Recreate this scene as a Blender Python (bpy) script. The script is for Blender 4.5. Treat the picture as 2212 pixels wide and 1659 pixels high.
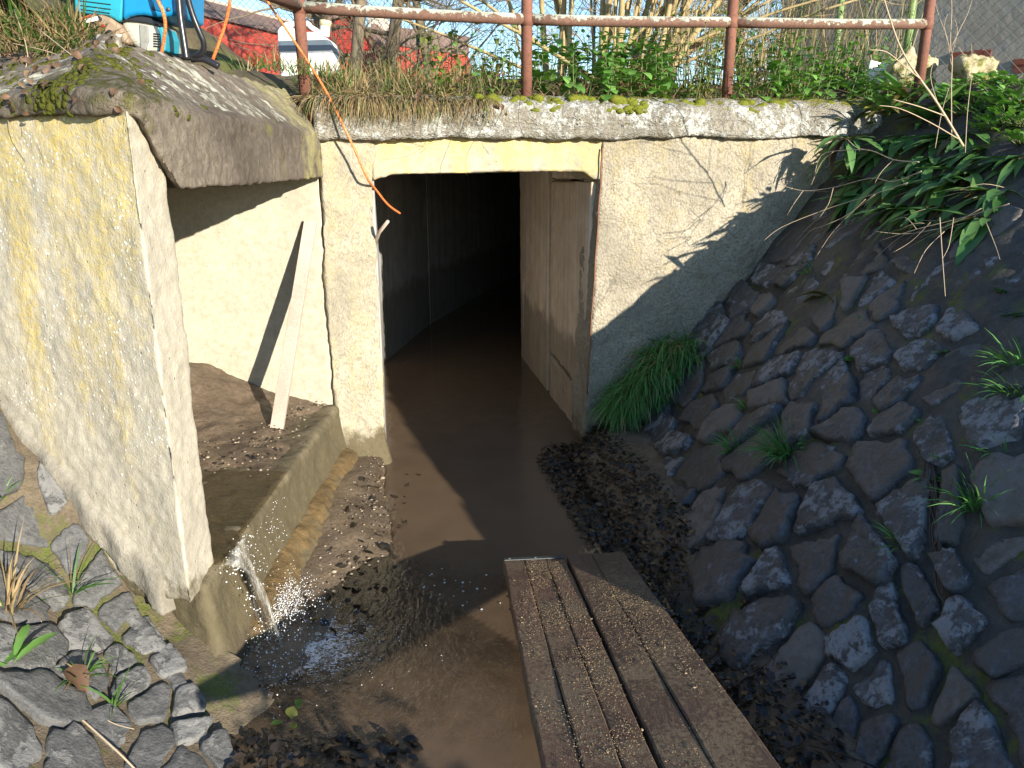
import bpy, bmesh, math, random
import numpy as np
from mathutils import Vector, Matrix
random.seed(7); rng = np.random.default_rng(7)
R = math.radians
for _o in list(bpy.data.objects): bpy.data.objects.remove(_o)
SC = bpy.context.scene
COL = SC.collection

# ------------------------------------------------------------------ camera, sky, sun, exposure
PITCH = R(16.0); EYE = 1.5; FPX = 1661.0; PW, PH = 2212.0, 1659.0
cam_d = bpy.data.cameras.new('camera'); cam = bpy.data.objects.new('camera', cam_d); COL.objects.link(cam)
cam.location = (0, 0, EYE); cam.rotation_euler = (R(90) - PITCH, 0, 0)
cam_d.sensor_width = 36.0; cam_d.lens = FPX / PW * 36.0; cam_d.clip_start = 0.05; cam_d.clip_end = 2000
SC.camera = cam
SUNV = Vector((0.288, -0.372, 0.118)).normalized()            # towards the sun: low, from behind right
SUN_EL = math.asin(SUNV.z); SUN_AZ = math.atan2(SUNV.x, SUNV.y)
world = bpy.data.worlds.new('World'); SC.world = world; world.use_nodes = True
wn = world.node_tree
bg = wn.nodes['Background']; sky = wn.nodes.new('ShaderNodeTexSky')
sky.sky_type = 'NISHITA'; sky.sun_disc = False; sky.sun_elevation = SUN_EL; sky.sun_rotation = SUN_AZ
sky.air_density = 1.0; sky.dust_density = 0.1; sky.ozone_density = 3.0
wn.links.new(sky.outputs[0], bg.inputs[0]); bg.inputs[1].default_value = 0.145
sun_d = bpy.data.lights.new('sun', 'SUN'); sun = bpy.data.objects.new('sun', sun_d); COL.objects.link(sun)
sun_d.energy = 5.0; sun_d.angle = R(0.5); sun_d.color = (1.0, 0.92, 0.79)
sun.rotation_euler = SUNV.to_track_quat('Z', 'Y').to_euler()
vs = SC.view_settings
vs.view_transform = 'Standard'; vs.look = 'None'; vs.gamma = 1.0; vs.use_curve_mapping = False; vs.exposure = 1.10

# ------------------------------------------------------------------ numbers: rays, noise, splines
SN, CS = math.sin(PITCH), math.cos(PITCH)
def ray(px, py):
    dx, dy = px - PW / 2, py - PH / 2
    f = FPX * CS - dy * SN; u = -FPX * SN - dy * CS
    return Vector((dx / f, 1.0, u / f))
def at(px, py, Y):
    r = ray(px, py); return Vector((r.x * Y, Y, EYE + r.z * Y))
def onz(px, py, z):
    r = ray(px, py); return at(px, py, (z - EYE) / r.z)
def _h(i, j, k):
    n = (i * 374761393 + j * 668265263 + k * 2147483647 + 1013904223) & 0xFFFFFFFF
    n = ((n ^ (n >> 13)) * 1274126177) & 0xFFFFFFFF
    n = (n ^ (n >> 16)) & 0xFFFFFFFF
    return n.astype(np.float64) / 4294967295.0
def vnoise(p):
    p = np.asarray(p, float); f = np.floor(p); t = p - f; t = t * t * (3 - 2 * t)
    i = f.astype(np.int64); r = 0
    for a in (0, 1):
        for b in (0, 1):
            for c in (0, 1):
                w = (t[:, 0] if a else 1 - t[:, 0]) * (t[:, 1] if b else 1 - t[:, 1]) * (t[:, 2] if c else 1 - t[:, 2])
                r = r + w * _h(i[:, 0] + a, i[:, 1] + b, i[:, 2] + c)
    return r * 2 - 1
def fbm(p, sc, octv=4, gain=0.5):
    p = np.asarray(p, float) * sc; a = 1.0; s = 0
    for o in range(octv):
        s = s + a * vnoise(p + o * 17.3); p = p * 2.03; a *= gain
    return s
class TPS:
    def __init__(s, pts, vals, lam=1e-4):
        s.p = np.array(pts, float); n = len(s.p)
        d = np.linalg.norm(s.p[:, None] - s.p[None], axis=2)
        K = s.U(d) + lam * np.eye(n); P = np.hstack([np.ones((n, 1)), s.p])
        A = np.zeros((n + 3, n + 3)); A[:n, :n] = K; A[:n, n:] = P; A[n:, :n] = P.T
        b = np.zeros(n + 3); b[:n] = vals; s.w = np.linalg.solve(A, b)
    @staticmethod
    def U(d):
        return np.where(d > 1e-9, d * d * np.log(d + 1e-12), 0)
    def __call__(s, x, y):
        x = np.atleast_1d(np.asarray(x, float)); y = np.atleast_1d(np.asarray(y, float))
        q = np.stack([x.ravel(), y.ravel()], 1)
        d = np.linalg.norm(q[:, None] - s.p[None], axis=2)
        n = len(s.p)
        return (s.U(d) @ s.w[:n] + s.w[n] + q @ s.w[n + 1:]).reshape(x.shape)
def sstep(x, a, b):
    t = np.clip((np.asarray(x, float) - a) / (b - a), 0, 1); return t * t * (3 - 2 * t)

# ------------------------------------------------------------------ objects
def prop(o, label=None, cat=None, group=None, kind=None):
    if label: o['label'] = label
    if cat: o['category'] = cat
    if group: o['group'] = group
    if kind: o['kind'] = kind
    return o
def link(o, parent=None):
    COL.objects.link(o)
    if parent is not None: o.parent = parent
    return o
def empty(name, loc=(0, 0, 0), label=None, cat=None, group=None, rz=0):
    o = bpy.data.objects.new(name, None); o.empty_display_size = 0.05
    COL.objects.link(o); o.location = loc; o.rotation_euler = (0, 0, rz)
    return prop(o, label, cat, group)
def mesh_obj(name, me, mat=None, parent=None, smooth=True):
    if mat is not None:
        for m in (mat if isinstance(mat, (list, tuple)) else [mat]): me.materials.append(m)
    if smooth and len(me.polygons): me.polygons.foreach_set('use_smooth', [True] * len(me.polygons))
    o = bpy.data.objects.new(name, me); return link(o, parent)
def from_arrays(name, v, f):
    me = bpy.data.meshes.new(name)
    me.from_pydata([tuple(x) for x in v], [], [tuple(int(i) for i in q) for q in f]); me.update(); return me
class Acc:
    """collects pieces of geometry into one mesh"""
    def __init__(s): s.v = []; s.f = []; s.m = []
    def add(s, v, f, mi=0):
        b = len(s.v); s.v.extend(tuple(map(float, p)) for p in v)
        s.f.extend(tuple(i + b for i in q) for q in f); s.m.extend([mi] * len(f)); return s
    def tube(s, pts, r, n=6, mi=0, caps=True):
        pts = [Vector(p) for p in pts]; k = len(pts)
        rs = r if isinstance(r, (list, tuple)) else [r] * k
        v = []; up = None
        for i, p in enumerate(pts):
            d = (pts[min(i + 1, k - 1)] - pts[max(i - 1, 0)])
            if d.length < 1e-9: d = Vector((0, 0, 1))
            d.normalize()
            if up is None:
                up = d.orthogonal().normalized()
            else:
                up = up - d * up.dot(d)
                up = up.normalized() if up.length > 1e-6 else d.orthogonal().normalized()
            w = d.cross(up)
            for j in range(n):
                a = 2 * math.pi * j / n
                v.append(p + (up * math.cos(a) + w * math.sin(a)) * rs[i])
        f = []
        for i in range(k - 1):
            for j in range(n):
                f.append((i * n + j, i * n + (j + 1) % n, (i + 1) * n + (j + 1) % n, (i + 1) * n + j))
        if caps: f.append(tuple(range(n - 1, -1, -1))); f.append(tuple((k - 1) * n + j for j in range(n)))
        return s.add(v, f, mi)
    def prism(s, poly, off, mi=0):
        """polygon of 3D points extruded by vector off"""
        n = len(poly); off = Vector(off); v = [Vector(p) for p in poly]; v += [p + off for p in v]
        f = [tuple(range(n - 1, -1, -1)), tuple(range(n, 2 * n))]
        for i in range(n): f.append((i, (i + 1) % n, n + (i + 1) % n, n + i))
        return s.add(v, f, mi)
    def box(s, a, b, mi=0):
        (x0, y0, z0), (x1, y1, z1) = a, b
        return s.prism([(x0, y0, z0), (x1, y0, z0), (x1, y1, z0), (x0, y1, z0)], (0, 0, z1 - z0), mi)
    def loft(s, rings, mi=0, closed=True, caps=True):
        n = len(rings[0]); v = [p for r in rings for p in r]; f = []
        for i in range(len(rings) - 1):
            for j in range(n if closed else n - 1):
                f.append((i * n + j, i * n + (j + 1) % n, (i + 1) * n + (j + 1) % n, (i + 1) * n + j))
        if caps: f.append(tuple(range(n - 1, -1, -1))); f.append(tuple((len(rings) - 1) * n + j for j in range(n)))
        return s.add(v, f, mi)
    def mesh(s, name, fix=True):
        me = from_arrays(name, s.v, s.f)
        if any(s.m): me.polygons.foreach_set('material_index', s.m)
        if fix:
            b = bmesh.new(); b.from_mesh(me); bmesh.ops.recalc_face_normals(b, faces=b.faces); b.to_mesh(me); b.free()
        return me
    def obj(s, name, mat, parent=None, smooth=False, fix=True):
        return mesh_obj(name, s.mesh(name, fix), mat, parent, smooth)
def bevel(o, w=0.004, seg=2):
    m = o.modifiers.new('bevel', 'BEVEL'); m.width = w; m.segments = seg; m.limit_method = 'ANGLE'; m.angle_limit = R(35)
    return o
def rough(name, acc, mat, parent=None, voxel=0.014, amp=0.006, sc=9.0, amp2=0.0, sc2=40.0, cuts=(), seed=0.0, fn=None):
    """solid with worn edges: voxel remesh, then noise along the normals"""
    me0 = acc.mesh(name + '_raw'); o = bpy.data.objects.new('tmp', me0); COL.objects.link(o)
    tmp = []
    for c in cuts:
        co = bpy.data.objects.new('cut', c.mesh('cut')); COL.objects.link(co); tmp.append(co)
        m = o.modifiers.new('b', 'BOOLEAN'); m.operation = 'DIFFERENCE'; m.object = co; m.solver = 'EXACT'
    m = o.modifiers.new('r', 'REMESH'); m.mode = 'VOXEL'; m.voxel_size = voxel; m.adaptivity = 0
    dg = bpy.context.evaluated_depsgraph_get(); dg.update()
    me = bpy.data.meshes.new_from_object(o.evaluated_get(dg))
    bpy.data.objects.remove(o)
    for t in tmp: bpy.data.objects.remove(t)
    n = len(me.vertices); co = np.empty(n * 3); no = np.empty(n * 3)
    me.vertices.foreach_get('co', co); me.vertices.foreach_get('normal', no)
    co = co.reshape(-1, 3); no = no.reshape(-1, 3)
    d = amp * fbm(co + seed, sc, 4)
    if amp2: d = d + amp2 * fbm(co + seed + 5, sc2, 2)
    if fn is not None: d = d + fn(co, no)
    co = co + no * d[:, None]
    me.vertices.foreach_set('co', co.ravel()); me.update(); me.name = name
    return mesh_obj(name, me, mat, parent, True)
def grid_mesh(name, X, Y, Z, mask=None):
    a, b = X.shape; v = np.stack([X.ravel(), Y.ravel(), Z.ravel()], 1)
    i, j = np.meshgrid(np.arange(a - 1), np.arange(b - 1), indexing='ij')
    q = np.stack([i * b + j, (i + 1) * b + j, (i + 1) * b + j + 1, i * b + j + 1], -1).reshape(-1, 4)
    if mask is not None:
        k = mask[:-1, :-1] & mask[1:, :-1] & mask[1:, 1:] & mask[:-1, 1:]; q = q[k.ravel()]
        used = np.zeros(len(v), bool); used[q.ravel()] = True; mp = np.cumsum(used) - 1; v = v[used]; q = mp[q]
    me = bpy.data.meshes.new(name); me.vertices.add(len(v)); me.vertices.foreach_set('co', v.ravel())
    me.loops.add(q.size); me.loops.foreach_set('vertex_index', q.ravel())
    me.polygons.add(len(q)); me.polygons.foreach_set('loop_start', np.arange(len(q)) * 4)
    me.polygons.foreach_set('loop_total', np.full(len(q), 4)); me.update(); me.validate()
    b_ = bmesh.new(); b_.from_mesh(me)
    if len(b_.faces) and sum(f.normal.z for f in b_.faces) < 0: bmesh.ops.reverse_faces(b_, faces=b_.faces)
    b_.to_mesh(me); b_.free()
    return me
def copy_tree(o, parent=None):
    c = o.copy(); COL.objects.link(c)
    if parent is not None: c.parent = parent
    for ch in o.children: copy_tree(ch, c)
    return c

# ------------------------------------------------------------------ materials
class Mat:
    def __init__(s, name):
        s.m = bpy.data.materials.new(name); s.m.use_nodes = True; s.t = s.m.node_tree
        s.b = s.t.nodes['Principled BSDF']; s.out = s.t.nodes['Material Output']
        s.geo = s.t.nodes.new('ShaderNodeNewGeometry'); s.pos = s.geo.outputs['Position']; s.nrm = s.geo.outputs['Normal']
        s.tc = s.t.nodes.new('ShaderNodeTexCoord'); s.ob = s.tc.outputs['Object']
    def n(s, k, **kw):
        q = s.t.nodes.new(k)
        for a, b in kw.items(): setattr(q, a, b)
        return q
    def put(s, sock, v):
        if hasattr(v, 'is_linked') or isinstance(v, bpy.types.NodeSocket): s.t.links.new(v, sock)
        elif isinstance(v, (tuple, list)) and len(v) == 3 and sock.type == 'RGBA': sock.default_value = (*v, 1)
        else: sock.default_value = v
    def map(s, vec=None, scale=(1, 1, 1), loc=(0, 0, 0), rot=(0, 0, 0)):
        q = s.n('ShaderNodeMapping'); s.put(q.inputs[0], vec if vec is not None else s.pos)
        q.inputs[1].default_value = loc; q.inputs[2].default_value = rot; q.inputs[3].default_value = scale; return q.outputs[0]
    def noise(s, scale=5, detail=6, rough=0.6, vec=None, dist=0.0):
        q = s.n('ShaderNodeTexNoise'); s.put(q.inputs['Vector'], vec if vec is not None else s.pos)
        q.inputs['Scale'].default_value = scale; q.inputs['Detail'].default_value = detail
        q.inputs['Roughness'].default_value = rough; q.inputs['Distortion'].default_value = dist; return q.outputs[0]
    def voro(s, scale=5, vec=None, feature='F1', out=0, rnd=1.0):
        q = s.n('ShaderNodeTexVoronoi'); q.feature = feature; s.put(q.inputs['Vector'], vec if vec is not None else s.pos)
        q.inputs['Scale'].default_value = scale; q.inputs['Randomness'].default_value = rnd; return q.outputs[out]
    def ramp(s, fac, *stops):
        q = s.n('ShaderNodeValToRGB'); s.put(q.inputs[0], fac); e = q.color_ramp.elements
        while len(e) < len(stops): e.new(0.5)
        for el, (p, c) in zip(e, stops):
            el.position = p; el.color = (c, c, c, 1) if not isinstance(c, (tuple, list)) else (*c, 1)
        return q.outputs[0]
    def mix(s, fac, a, b, mode='MIX'):
        q = s.n('ShaderNodeMix', data_type='RGBA', blend_type=mode); s.put(q.inputs[0], fac); s.put(q.inputs[6], a); s.put(q.inputs[7], b); return q.outputs[2]
    def math(s, op, a, b=0.0, clamp=False):
        q = s.n('ShaderNodeMath', operation=op, use_clamp=clamp); s.put(q.inputs[0], a); s.put(q.inputs[1], b); return q.outputs[0]
    def sep(s, vec=None):
        q = s.n('ShaderNodeSeparateXYZ'); s.put(q.inputs[0], vec if vec is not None else s.pos); return q.outputs
    def rand(s): return s.n('ShaderNodeObjectInfo').outputs['Random']
    def isl(s): return s.geo.outputs['Random Per Island']
    def bump(s, h, strength=0.5, dist=0.01, prev=None):
        q = s.n('ShaderNodeBump'); s.put(q.inputs['Height'], h); q.inputs['Strength'].default_value = strength
        q.inputs['Distance'].default_value = dist
        if prev is not None: s.put(q.inputs['Normal'], prev)
        return q.outputs[0]
    def set(s, color=None, rough=None, normal=None, spec=None, metal=None, **kw):
        if color is not None: s.put(s.b.inputs['Base Color'], color)
        if rough is not None: s.put(s.b.inputs['Roughness'], rough)
        if normal is not None: s.put(s.b.inputs['Normal'], normal)
        if spec is not None: s.put(s.b.inputs['Specular IOR Level'], spec)
        if metal is not None: s.put(s.b.inputs['Metallic'], metal)
        for k, v in kw.items(): s.put(s.b.inputs[k.replace('_', ' ')], v)
        return s.m

def plain(name, col, rough=0.6, spec=0.4, var=0.12, metal=0.0, sc=30):
    m = Mat(name); n = m.noise(sc, 4)
    c = m.mix(n, tuple(x * (1 - var) for x in col), tuple(min(1, x * (1 + var)) for x in col))
    return m.set(c, rough, m.bump(n, 0.15, 0.002), spec, metal)

def concrete(name, base, dark=0.55, ythr=0.0, ymask=False, bump=0.5, yellow=0.0, spots=0.0, white=0.0, moss_low=None, moss_high=None, dirt_z=None, streak=6.0, pit=0.4, ydir=None, coarse=0.0, gray=None):
    """cast concrete: aggregate, run-off streaks, lichens, algae near the water"""
    m = Mat(name); x, y, z = m.sep()
    n1 = m.noise(2.3, 7, 0.62); n2 = m.noise(34, 5, 0.7); n3 = m.noise(160, 3, 0.6)
    c = m.mix(m.ramp(n1, (0.3, 0.0), (0.7, 1.0)), tuple(v * dark for v in base), base)
    c = m.mix(m.ramp(n2, (0.35, 0.0), (0.65, 1.0)), m.mix(1.0, c, (0.8, 0.78, 0.74), 'MULTIPLY'), c)
    st = m.noise(1.0, 5, 0.6, m.map(scale=(streak * 1.6, streak * 1.6, 0.55)))
    c = m.mix(m.math('MULTIPLY', m.ramp(st, (0.5, 0.0), (0.72, 1.0)), 0.22), c, tuple(v * 0.5 for v in base))
    if gray: c = m.mix(m.ramp(m.noise(3.4, 6, .6, m.map(loc=(9, 2, 4))), (0.55, 0.0), (0.68, 0.32)), c, gray)
    h = m.math('ADD', m.math('MULTIPLY', n2, 0.7), m.math('MULTIPLY', n3, 0.3))
    if coarse:
        cz = m.voro(85, m.map(vec=m.mix(0.12, m.pos, m.n('ShaderNodeTexNoise').outputs[1])), out=0)
        h = m.math('ADD', h, m.math('MULTIPLY', m.math('SUBTRACT', 0.6, cz), coarse))
        c = m.mix(m.ramp(cz, (0.45, 0.0), (0.8, 0.7)), c, tuple(v * 0.42 for v in base))
    if yellow:
        ys = m.noise(1.0, 6, 0.62, m.map(scale=(9, 9, 1.1)))
        yp = m.noise(16, 6, 0.72)
        f = m.math('ADD', m.math('MULTIPLY', ys, 0.7), m.math('MULTIPLY', yp, 0.5))
        if ydir is not None:
            f = m.math('ADD', f, m.math('MULTIPLY', m.math('SUBTRACT', z, ydir[0]), ydir[1]))
        f = m.ramp(f, (0.63 - 0.12 * yellow + ythr, 0.0), (0.76 - 0.06 * yellow + ythr, 1.0))
        f = m.math('MULTIPLY', f, m.ramp(m.noise(62, 5, .75), (.36, .12), (.56, 1.0)))
        if ymask: f = m.math('MULTIPLY', f, m.math('LESS_THAN', m.sep(m.nrm)[0], 0.55))
        yc = m.mix(m.noise(8, 3), (0.55, 0.37, 0.045), (0.58, 0.50, 0.23))
        c = m.mix(m.math('MULTIPLY', f, .85 * min(1, yellow)), c, yc)
        h = m.math('ADD', h, m.math('MULTIPLY', f, 0.3))
    if spots:
        v = m.voro(60, m.map(vec=m.mix(0.02, m.pos, m.n('ShaderNodeTexNoise').outputs[1])), out=0); f = m.ramp(m.math('ADD', v, m.math('MULTIPLY', m.noise(120, 3), .25)), (0.30, 1.0), (0.40, 0.0))
        sel = m.ramp(m.noise(7, 3, .6, m.map(loc=(4, 1, 7))), (0.47, 0.0), (0.58, 1.0))
        f = m.math('MULTIPLY', m.math('MULTIPLY', f, sel), spots)
        if ymask: f = m.math('MULTIPLY', m.math('MULTIPLY', f, m.math('LESS_THAN', m.sep(m.nrm)[0], 0.55)), m.ramp(m.math('ADD', z, m.math('MULTIPLY', m.noise(5, 4), .5)), (.95, 0.0), (1.25, 1.0)))
        c = m.mix(f, c, (0.70, 0.69, 0.60)); h = m.math('ADD', h, m.math('MULTIPLY', f, 0.25))
    if white:
        f = m.math('ADD', m.math('MULTIPLY', m.noise(7, 7, 0.72), 0.6), m.math('MULTIPLY', m.noise(46, 4, 0.7), 0.4))
        f = m.ramp(f, (0.48, 0.0), (0.56, 1.0))
        c = m.mix(m.math('MULTIPLY', f, white), c, m.mix(n3, (0.36, 0.36, 0.32), (0.62, 0.62, 0.57))); h = m.math('ADD', h, m.math('MULTIPLY', f, 0.35))
        dk = m.ramp(m.noise(11, 6, .7, m.map(loc=(3, 8, 1))), (0.56, 0.0), (0.66, 0.75)); c = m.mix(dk, c, (0.15, 0.125, 0.09))
    if moss_high is not None:
        f = m.math('ADD', m.math('MULTIPLY', m.math('SUBTRACT', z, moss_high), 9.0), m.math('MULTIPLY', m.math('SUBTRACT', m.noise(9, 6, .7), 0.5), 3.2))
        f = m.ramp(f, (0.35, 0.0), (0.6, 1.0)); c = m.mix(f, c, m.mix(m.noise(60, 2), (0.09, 0.085, 0.015), (0.21, 0.20, 0.03)))
    if moss_low is not None:
        f = m.math('ADD', m.math('MULTIPLY', m.math('SUBTRACT', moss_low, z), 6.0), m.math('MULTIPLY', m.math('SUBTRACT', m.noise(11, 6, .7), 0.5), 2.4))
        f = m.ramp(f, (0.2, 0.0), (0.75, 1.0)); c = m.mix(f, c, m.mix(m.noise(40, 3), (0.072, 0.060, 0.032), (0.14, 0.114, 0.066)))
    rgh = 0.9
    if dirt_z is not None:
        f = m.ramp(m.math('ADD', m.math('MULTIPLY', m.math('SUBTRACT', dirt_z, z), 5.0), m.math('MULTIPLY', m.noise(6, 6, .6), 0.9)), (0.35, 0.0), (0.8, 1.0))
        c = m.mix(m.math('MULTIPLY', f, 0.75), c, (0.085, 0.065, 0.045)); rgh = m.math('SUBTRACT', 0.9, m.math('MULTIPLY', f, 0.3))
    if pit:
        v = m.voro(26, m.map(loc=(2, 7, 3))); f = m.ramp(v, (0.06, 1.0), (0.12, 0.0))
        f = m.math('MULTIPLY', f, m.ramp(m.noise(4, 2, .5, m.map(loc=(1, 1, 9))), (0.5, 0.0), (0.6, 1.0)))
        c = m.mix(m.math('MULTIPLY', f, pit), c, tuple(v_ * 0.3 for v_ in base)); h = m.math('SUBTRACT', h, m.math('MULTIPLY', f, 0.8))
    return m.set(c, rgh, m.bump(h, bump, 0.012), 0.25)

# ================================================================== THE STRUCTURE
A0 = Vector((-0.66, 3.74, 0)); SK = R(15); TD = Vector((math.cos(SK), math.sin(SK), 0)); DD = Vector((-math.sin(SK), math.cos(SK), 0))
def wl(px, py, d=0.0):
    """pixel -> (t, z) on the headwall face, d metres behind it"""
    r = ray(px, py); o = Vector((0, 0, EYE)); k = ((A0 + DD * d) - o).dot(DD) / r.dot(DD); p = o + r * k
    return (p - A0).dot(TD), p.z
def wpt(t, d, z): return A0 + TD * t + DD * d + Vector((0, 0, z))
WC = Vector((-0.915, 1.93, 0)); WD = Vector((-0.891, 0.454, 0)); WN = Vector((0.454, 0.891, 0))     # wing wall: corner, run, inward
def wingd(x, y): return (np.asarray(x) - WC.x) * WN.x + (np.asarray(y) - WC.y) * WN.y
def headd(x, y): return (np.asarray(x) - A0.x) * DD.x + (np.asarray(y) - A0.y) * DD.y

M_head = concrete('concrete_headwall', (0.46, 0.41, 0.315), bump=0.8, yellow=0.34, coarse=0.6, moss_low=0.16, ydir=(1.3, 0.12), pit=0.3)
M_pill = concrete('concrete_pillar', (0.51, 0.46, 0.35), bump=0.6, yellow=0.45, coarse=0.32, moss_low=0.25, ydir=(1.0, 0.10))
M_lint = concrete('concrete_lintel', (0.52, 0.48, 0.38), bump=0.5, yellow=1.0, ythr=-.03, ydir=(1.56, 0.6), streak=4)
M_back = concrete('concrete_smooth', (0.52, 0.48, 0.38), dark=0.8, bump=0.22, yellow=0.12, pit=0.6, dirt_z=0.30)
M_wing = concrete('concrete_wing', (0.52, 0.475, 0.375), dark=.85, bump=0.5, yellow=1.0, ythr=.035, ymask=True, spots=0.9, ydir=(1.15, 0.22), moss_low=0.40, streak=9, gray=(0.30, 0.275, 0.245))
M_slab = concrete('concrete_capping', (0.33, 0.30, 0.24), bump=1.0, white=0.9, coarse=0.6, moss_high=1.768)
M_cope = concrete('concrete_coping', (0.155, 0.128, 0.098), dark=0.7, bump=0.7, white=0.0, yellow=0.0, coarse=0.2)
M_sill = concrete('concrete_wet', (0.26, 0.215, 0.14), bump=0.6, moss_low=0.42, dirt_z=0.1)
M_foot = concrete('concrete_algae', (0.21, 0.14, 0.06), dark=0.45, bump=0.9, moss_low=0.13)

def tunnel_mat(name, base, band=True):
    m = Mat(name); x, y, z = m.sep()
    bd = m.noise(1.0, 4, 0.6, m.map(scale=(22, 22, 0.5))); n = m.noise(7, 6, 0.65)
    c = m.mix(m.ramp(bd, (0.35, 0.0), (0.65, 1.0)), tuple(v * 0.72 for v in base), base)
    c = m.mix(m.ramp(n, (0.35, 0.0), (0.7, 1.0)), m.mix(1.0, c, (0.75, 0.72, 0.68), 'MULTIPLY'), c)
    f = m.math('ADD', m.math('MULTIPLY', m.math('SUBTRACT', 0.50, z), 5.0), m.math('MULTIPLY', m.noise(5, 5, .6), 1.4))
    c = m.mix(m.math('MULTIPLY', m.ramp(f, (0.5, 0.0), (0.85, 1.0)), 0.55), c, (0.11, 0.09, 0.06))
    f2 = m.ramp(m.noise(1.0, 5, .65, m.map(scale=(9, 9, 1.0), loc=(3, 3, 0))), (0.64, 0.0), (0.7, 1.0))
    c = m.mix(m.math('MULTIPLY', f2, 0.45), c, (0.72, 0.70, 0.66))
    return m.set(c, 0.85, m.bump(m.math('ADD', bd, m.math('MULTIPLY', n, .6)), 0.5, 0.01), 0.3)
M_tunR = tunnel_mat('concrete_board_marked', (0.74, 0.61, 0.47))
M_tunL = tunnel_mat('concrete_tunnel', (0.44, 0.43, 0.42))

# --- culvert: front pillar, lintel, right-hand headwall, tunnel lining, capping slab
culvert = empty('culvert', A0, 'concrete box culvert with mossy capping slab and dark flooded tunnel mouth', 'culvert', rz=SK)
def poly_tz(pix, d=0.0): return [(t, d, z) for t, z in (wl(px, py, d) for px, py in pix)]
a = Acc().prism(poly_tz([(690, 292), (812, 292), (806, 384), (816, 640), (829, 870), (838, 1040), (742, 1040), (724, 880), (702, 640)]), (0, 0.34, 0))
pillar = rough('pillar', a, M_pill, culvert, 0.014, 0.008, 8, 0.003, 45, fn=lambda c, n: 0.03 * sstep(-c[:, 2], -0.30, 0.1) * (c[:, 1] < 0.1))
a = Acc().prism(poly_tz([(800, 290), (1306, 290), (1303, 388), (1283, 388), (1262, 371), (1180, 370), (850, 377), (806, 388)], 0.012), (0, 0.30, 0))
rough('lintel', a, M_lint, culvert, 0.013, 0.004, 9, 0.0015, 50)
a = Acc().prism(poly_tz([(1302, 290), (2150, 282), (2150, 1000), (1258, 1000), (1262, 940), (1275, 760), (1296, 400)]), (0, 0.24, 0))
rough('headwall', a, M_head, culvert, 0.015, 0.010, 7, 0.005, 38)
a = Acc()                                                       # dark backing behind the open joint beside the tunnel mouth
# capping slab with a round worn upper edge, overhanging a little
sec = []
zb0, zb1 = wl(740, 301, -0.06)[1], wl(1870, 297, -0.06)[1]
for i in range(25):
    t = -0.24 + (2.75 + 0.24) * i / 24; zb = zb0 + (zb1 - zb0) * (t + 0.24) / 2.5; w = 0.012 * math.sin(i * 1.7)
    sec.append([(t, -0.055 + w, zb), (t, -0.062 + w, zb + 0.10), (t, -0.045 + w, zb + 0.150), (t, 0.01, zb + 0.185), (t, 0.10, zb + 0.20), (t, 0.42, zb + 0.20), (t, 0.42, zb + 0.01)])
slab = rough('capping_slab', Acc().loft(sec), M_slab, culvert, 0.013, 0.012, 8, 0.005, 40)
# tunnel lining, world coordinates moved into the culvert frame
IW = (Matrix.Translation(A0) @ Matrix.Rotation(SK, 4, 'Z')).inverted()
LW = [Vector((-0.66, 3.80)), Vector((-1.0, 5.82)), Vector((-0.79, 7.36)), Vector((-0.54, 8.37)), Vector((0.125, 10.98)), Vector((1.3, 14.4))]
RW = [Vector((0.425, 3.98)), Vector((0.36, 4.36)), Vector((0.09, 5.92)), Vector((0.36, 7.5)), Vector((0.62, 8.6)), Vector((1.25, 10.9)), Vector((2.4, 14.0))]
def wall_strip(P, side, z0, z1, th, mat, name, cuts=None):
    for i in range(len(P) - 1):
        p, q = P[i], P[i + 1]; d = (q - p).normalized(); nn = Vector((-d.y, d.x)) * side; g = -0.003
        p2, q2 = p + d * g, q - d * g
        ofs = nn * (0.006 if i % 2 else 0.0)
        o = Acc().prism([IW @ Vector((*(v + ofs), z0)) for v in (p2, q2, q2 + nn * th, p2 + nn * th)], (0, 0, z1 - z0)).obj(name, mat, culvert)
        bevel(o, 0.006)
wall_strip(LW, 1, -0.35, 1.58, 0.2, M_tunL, 'tunnel_wall')
wall_strip(RW[2:], -1, -0.35, 1.58, 0.2, M_tunL, 'tunnel_wall')
# right side wall near the mouth: two board-marked pours with an open joint, a broken header and a broken foot
def rpt(px, py, off=0.0):
    """pixel -> point on the plane of the near right tunnel wall"""
    p, q = RW[0], RW[2]; d = (q - p).normalized(); nn = Vector((d.y, -d.x, 0)); o = Vector((0, 0, EYE)); r = ray(px, py)
    k = (Vector((*p, 0)) + nn * off - o).dot(nn) / r.dot(nn); return o + r * k, nn
def rpoly(name, pix, off, th, mat=M_tunR, vox=0.012, amp=0.003):
    pts = []
    for px, py in pix:
        w, nn = rpt(px, py, off); pts.append(IW @ w)
    nl = IW.to_3x3() @ nn
    return rough(name, Acc().prism(pts, nl * th), mat, culvert, vox, amp, 11, 0.0015, 60)
rpoly('tunnel_wall', [(1190, 392), (1276, 392), (1258, 848), (1186, 756)], 0.0, 0.10)
rpoly('wall_foot', [(1188, 764), (1258, 858), (1255, 990), (1187, 900)], 0.004, 0.10, amp=0.008)
rpoly('wall_header', [(1188, 350), (1272, 350), (1270, 387), (1192, 384)], -0.012, 0.10, amp=0.006)
wall_strip([Vector((0.62, 4.25)), Vector((0.30, 5.95)), Vector((0.55, 7.3))], -1, -0.35, 1.62, 0.12, M_tunL, 'light_seal')  # hidden strip added behind the panels to keep stray light out of the tunnel
rpoly('tunnel_wall', [(1122, 350), (1184, 350), (1182, 900), (1126, 812)], 0.004, 0.16)
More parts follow.
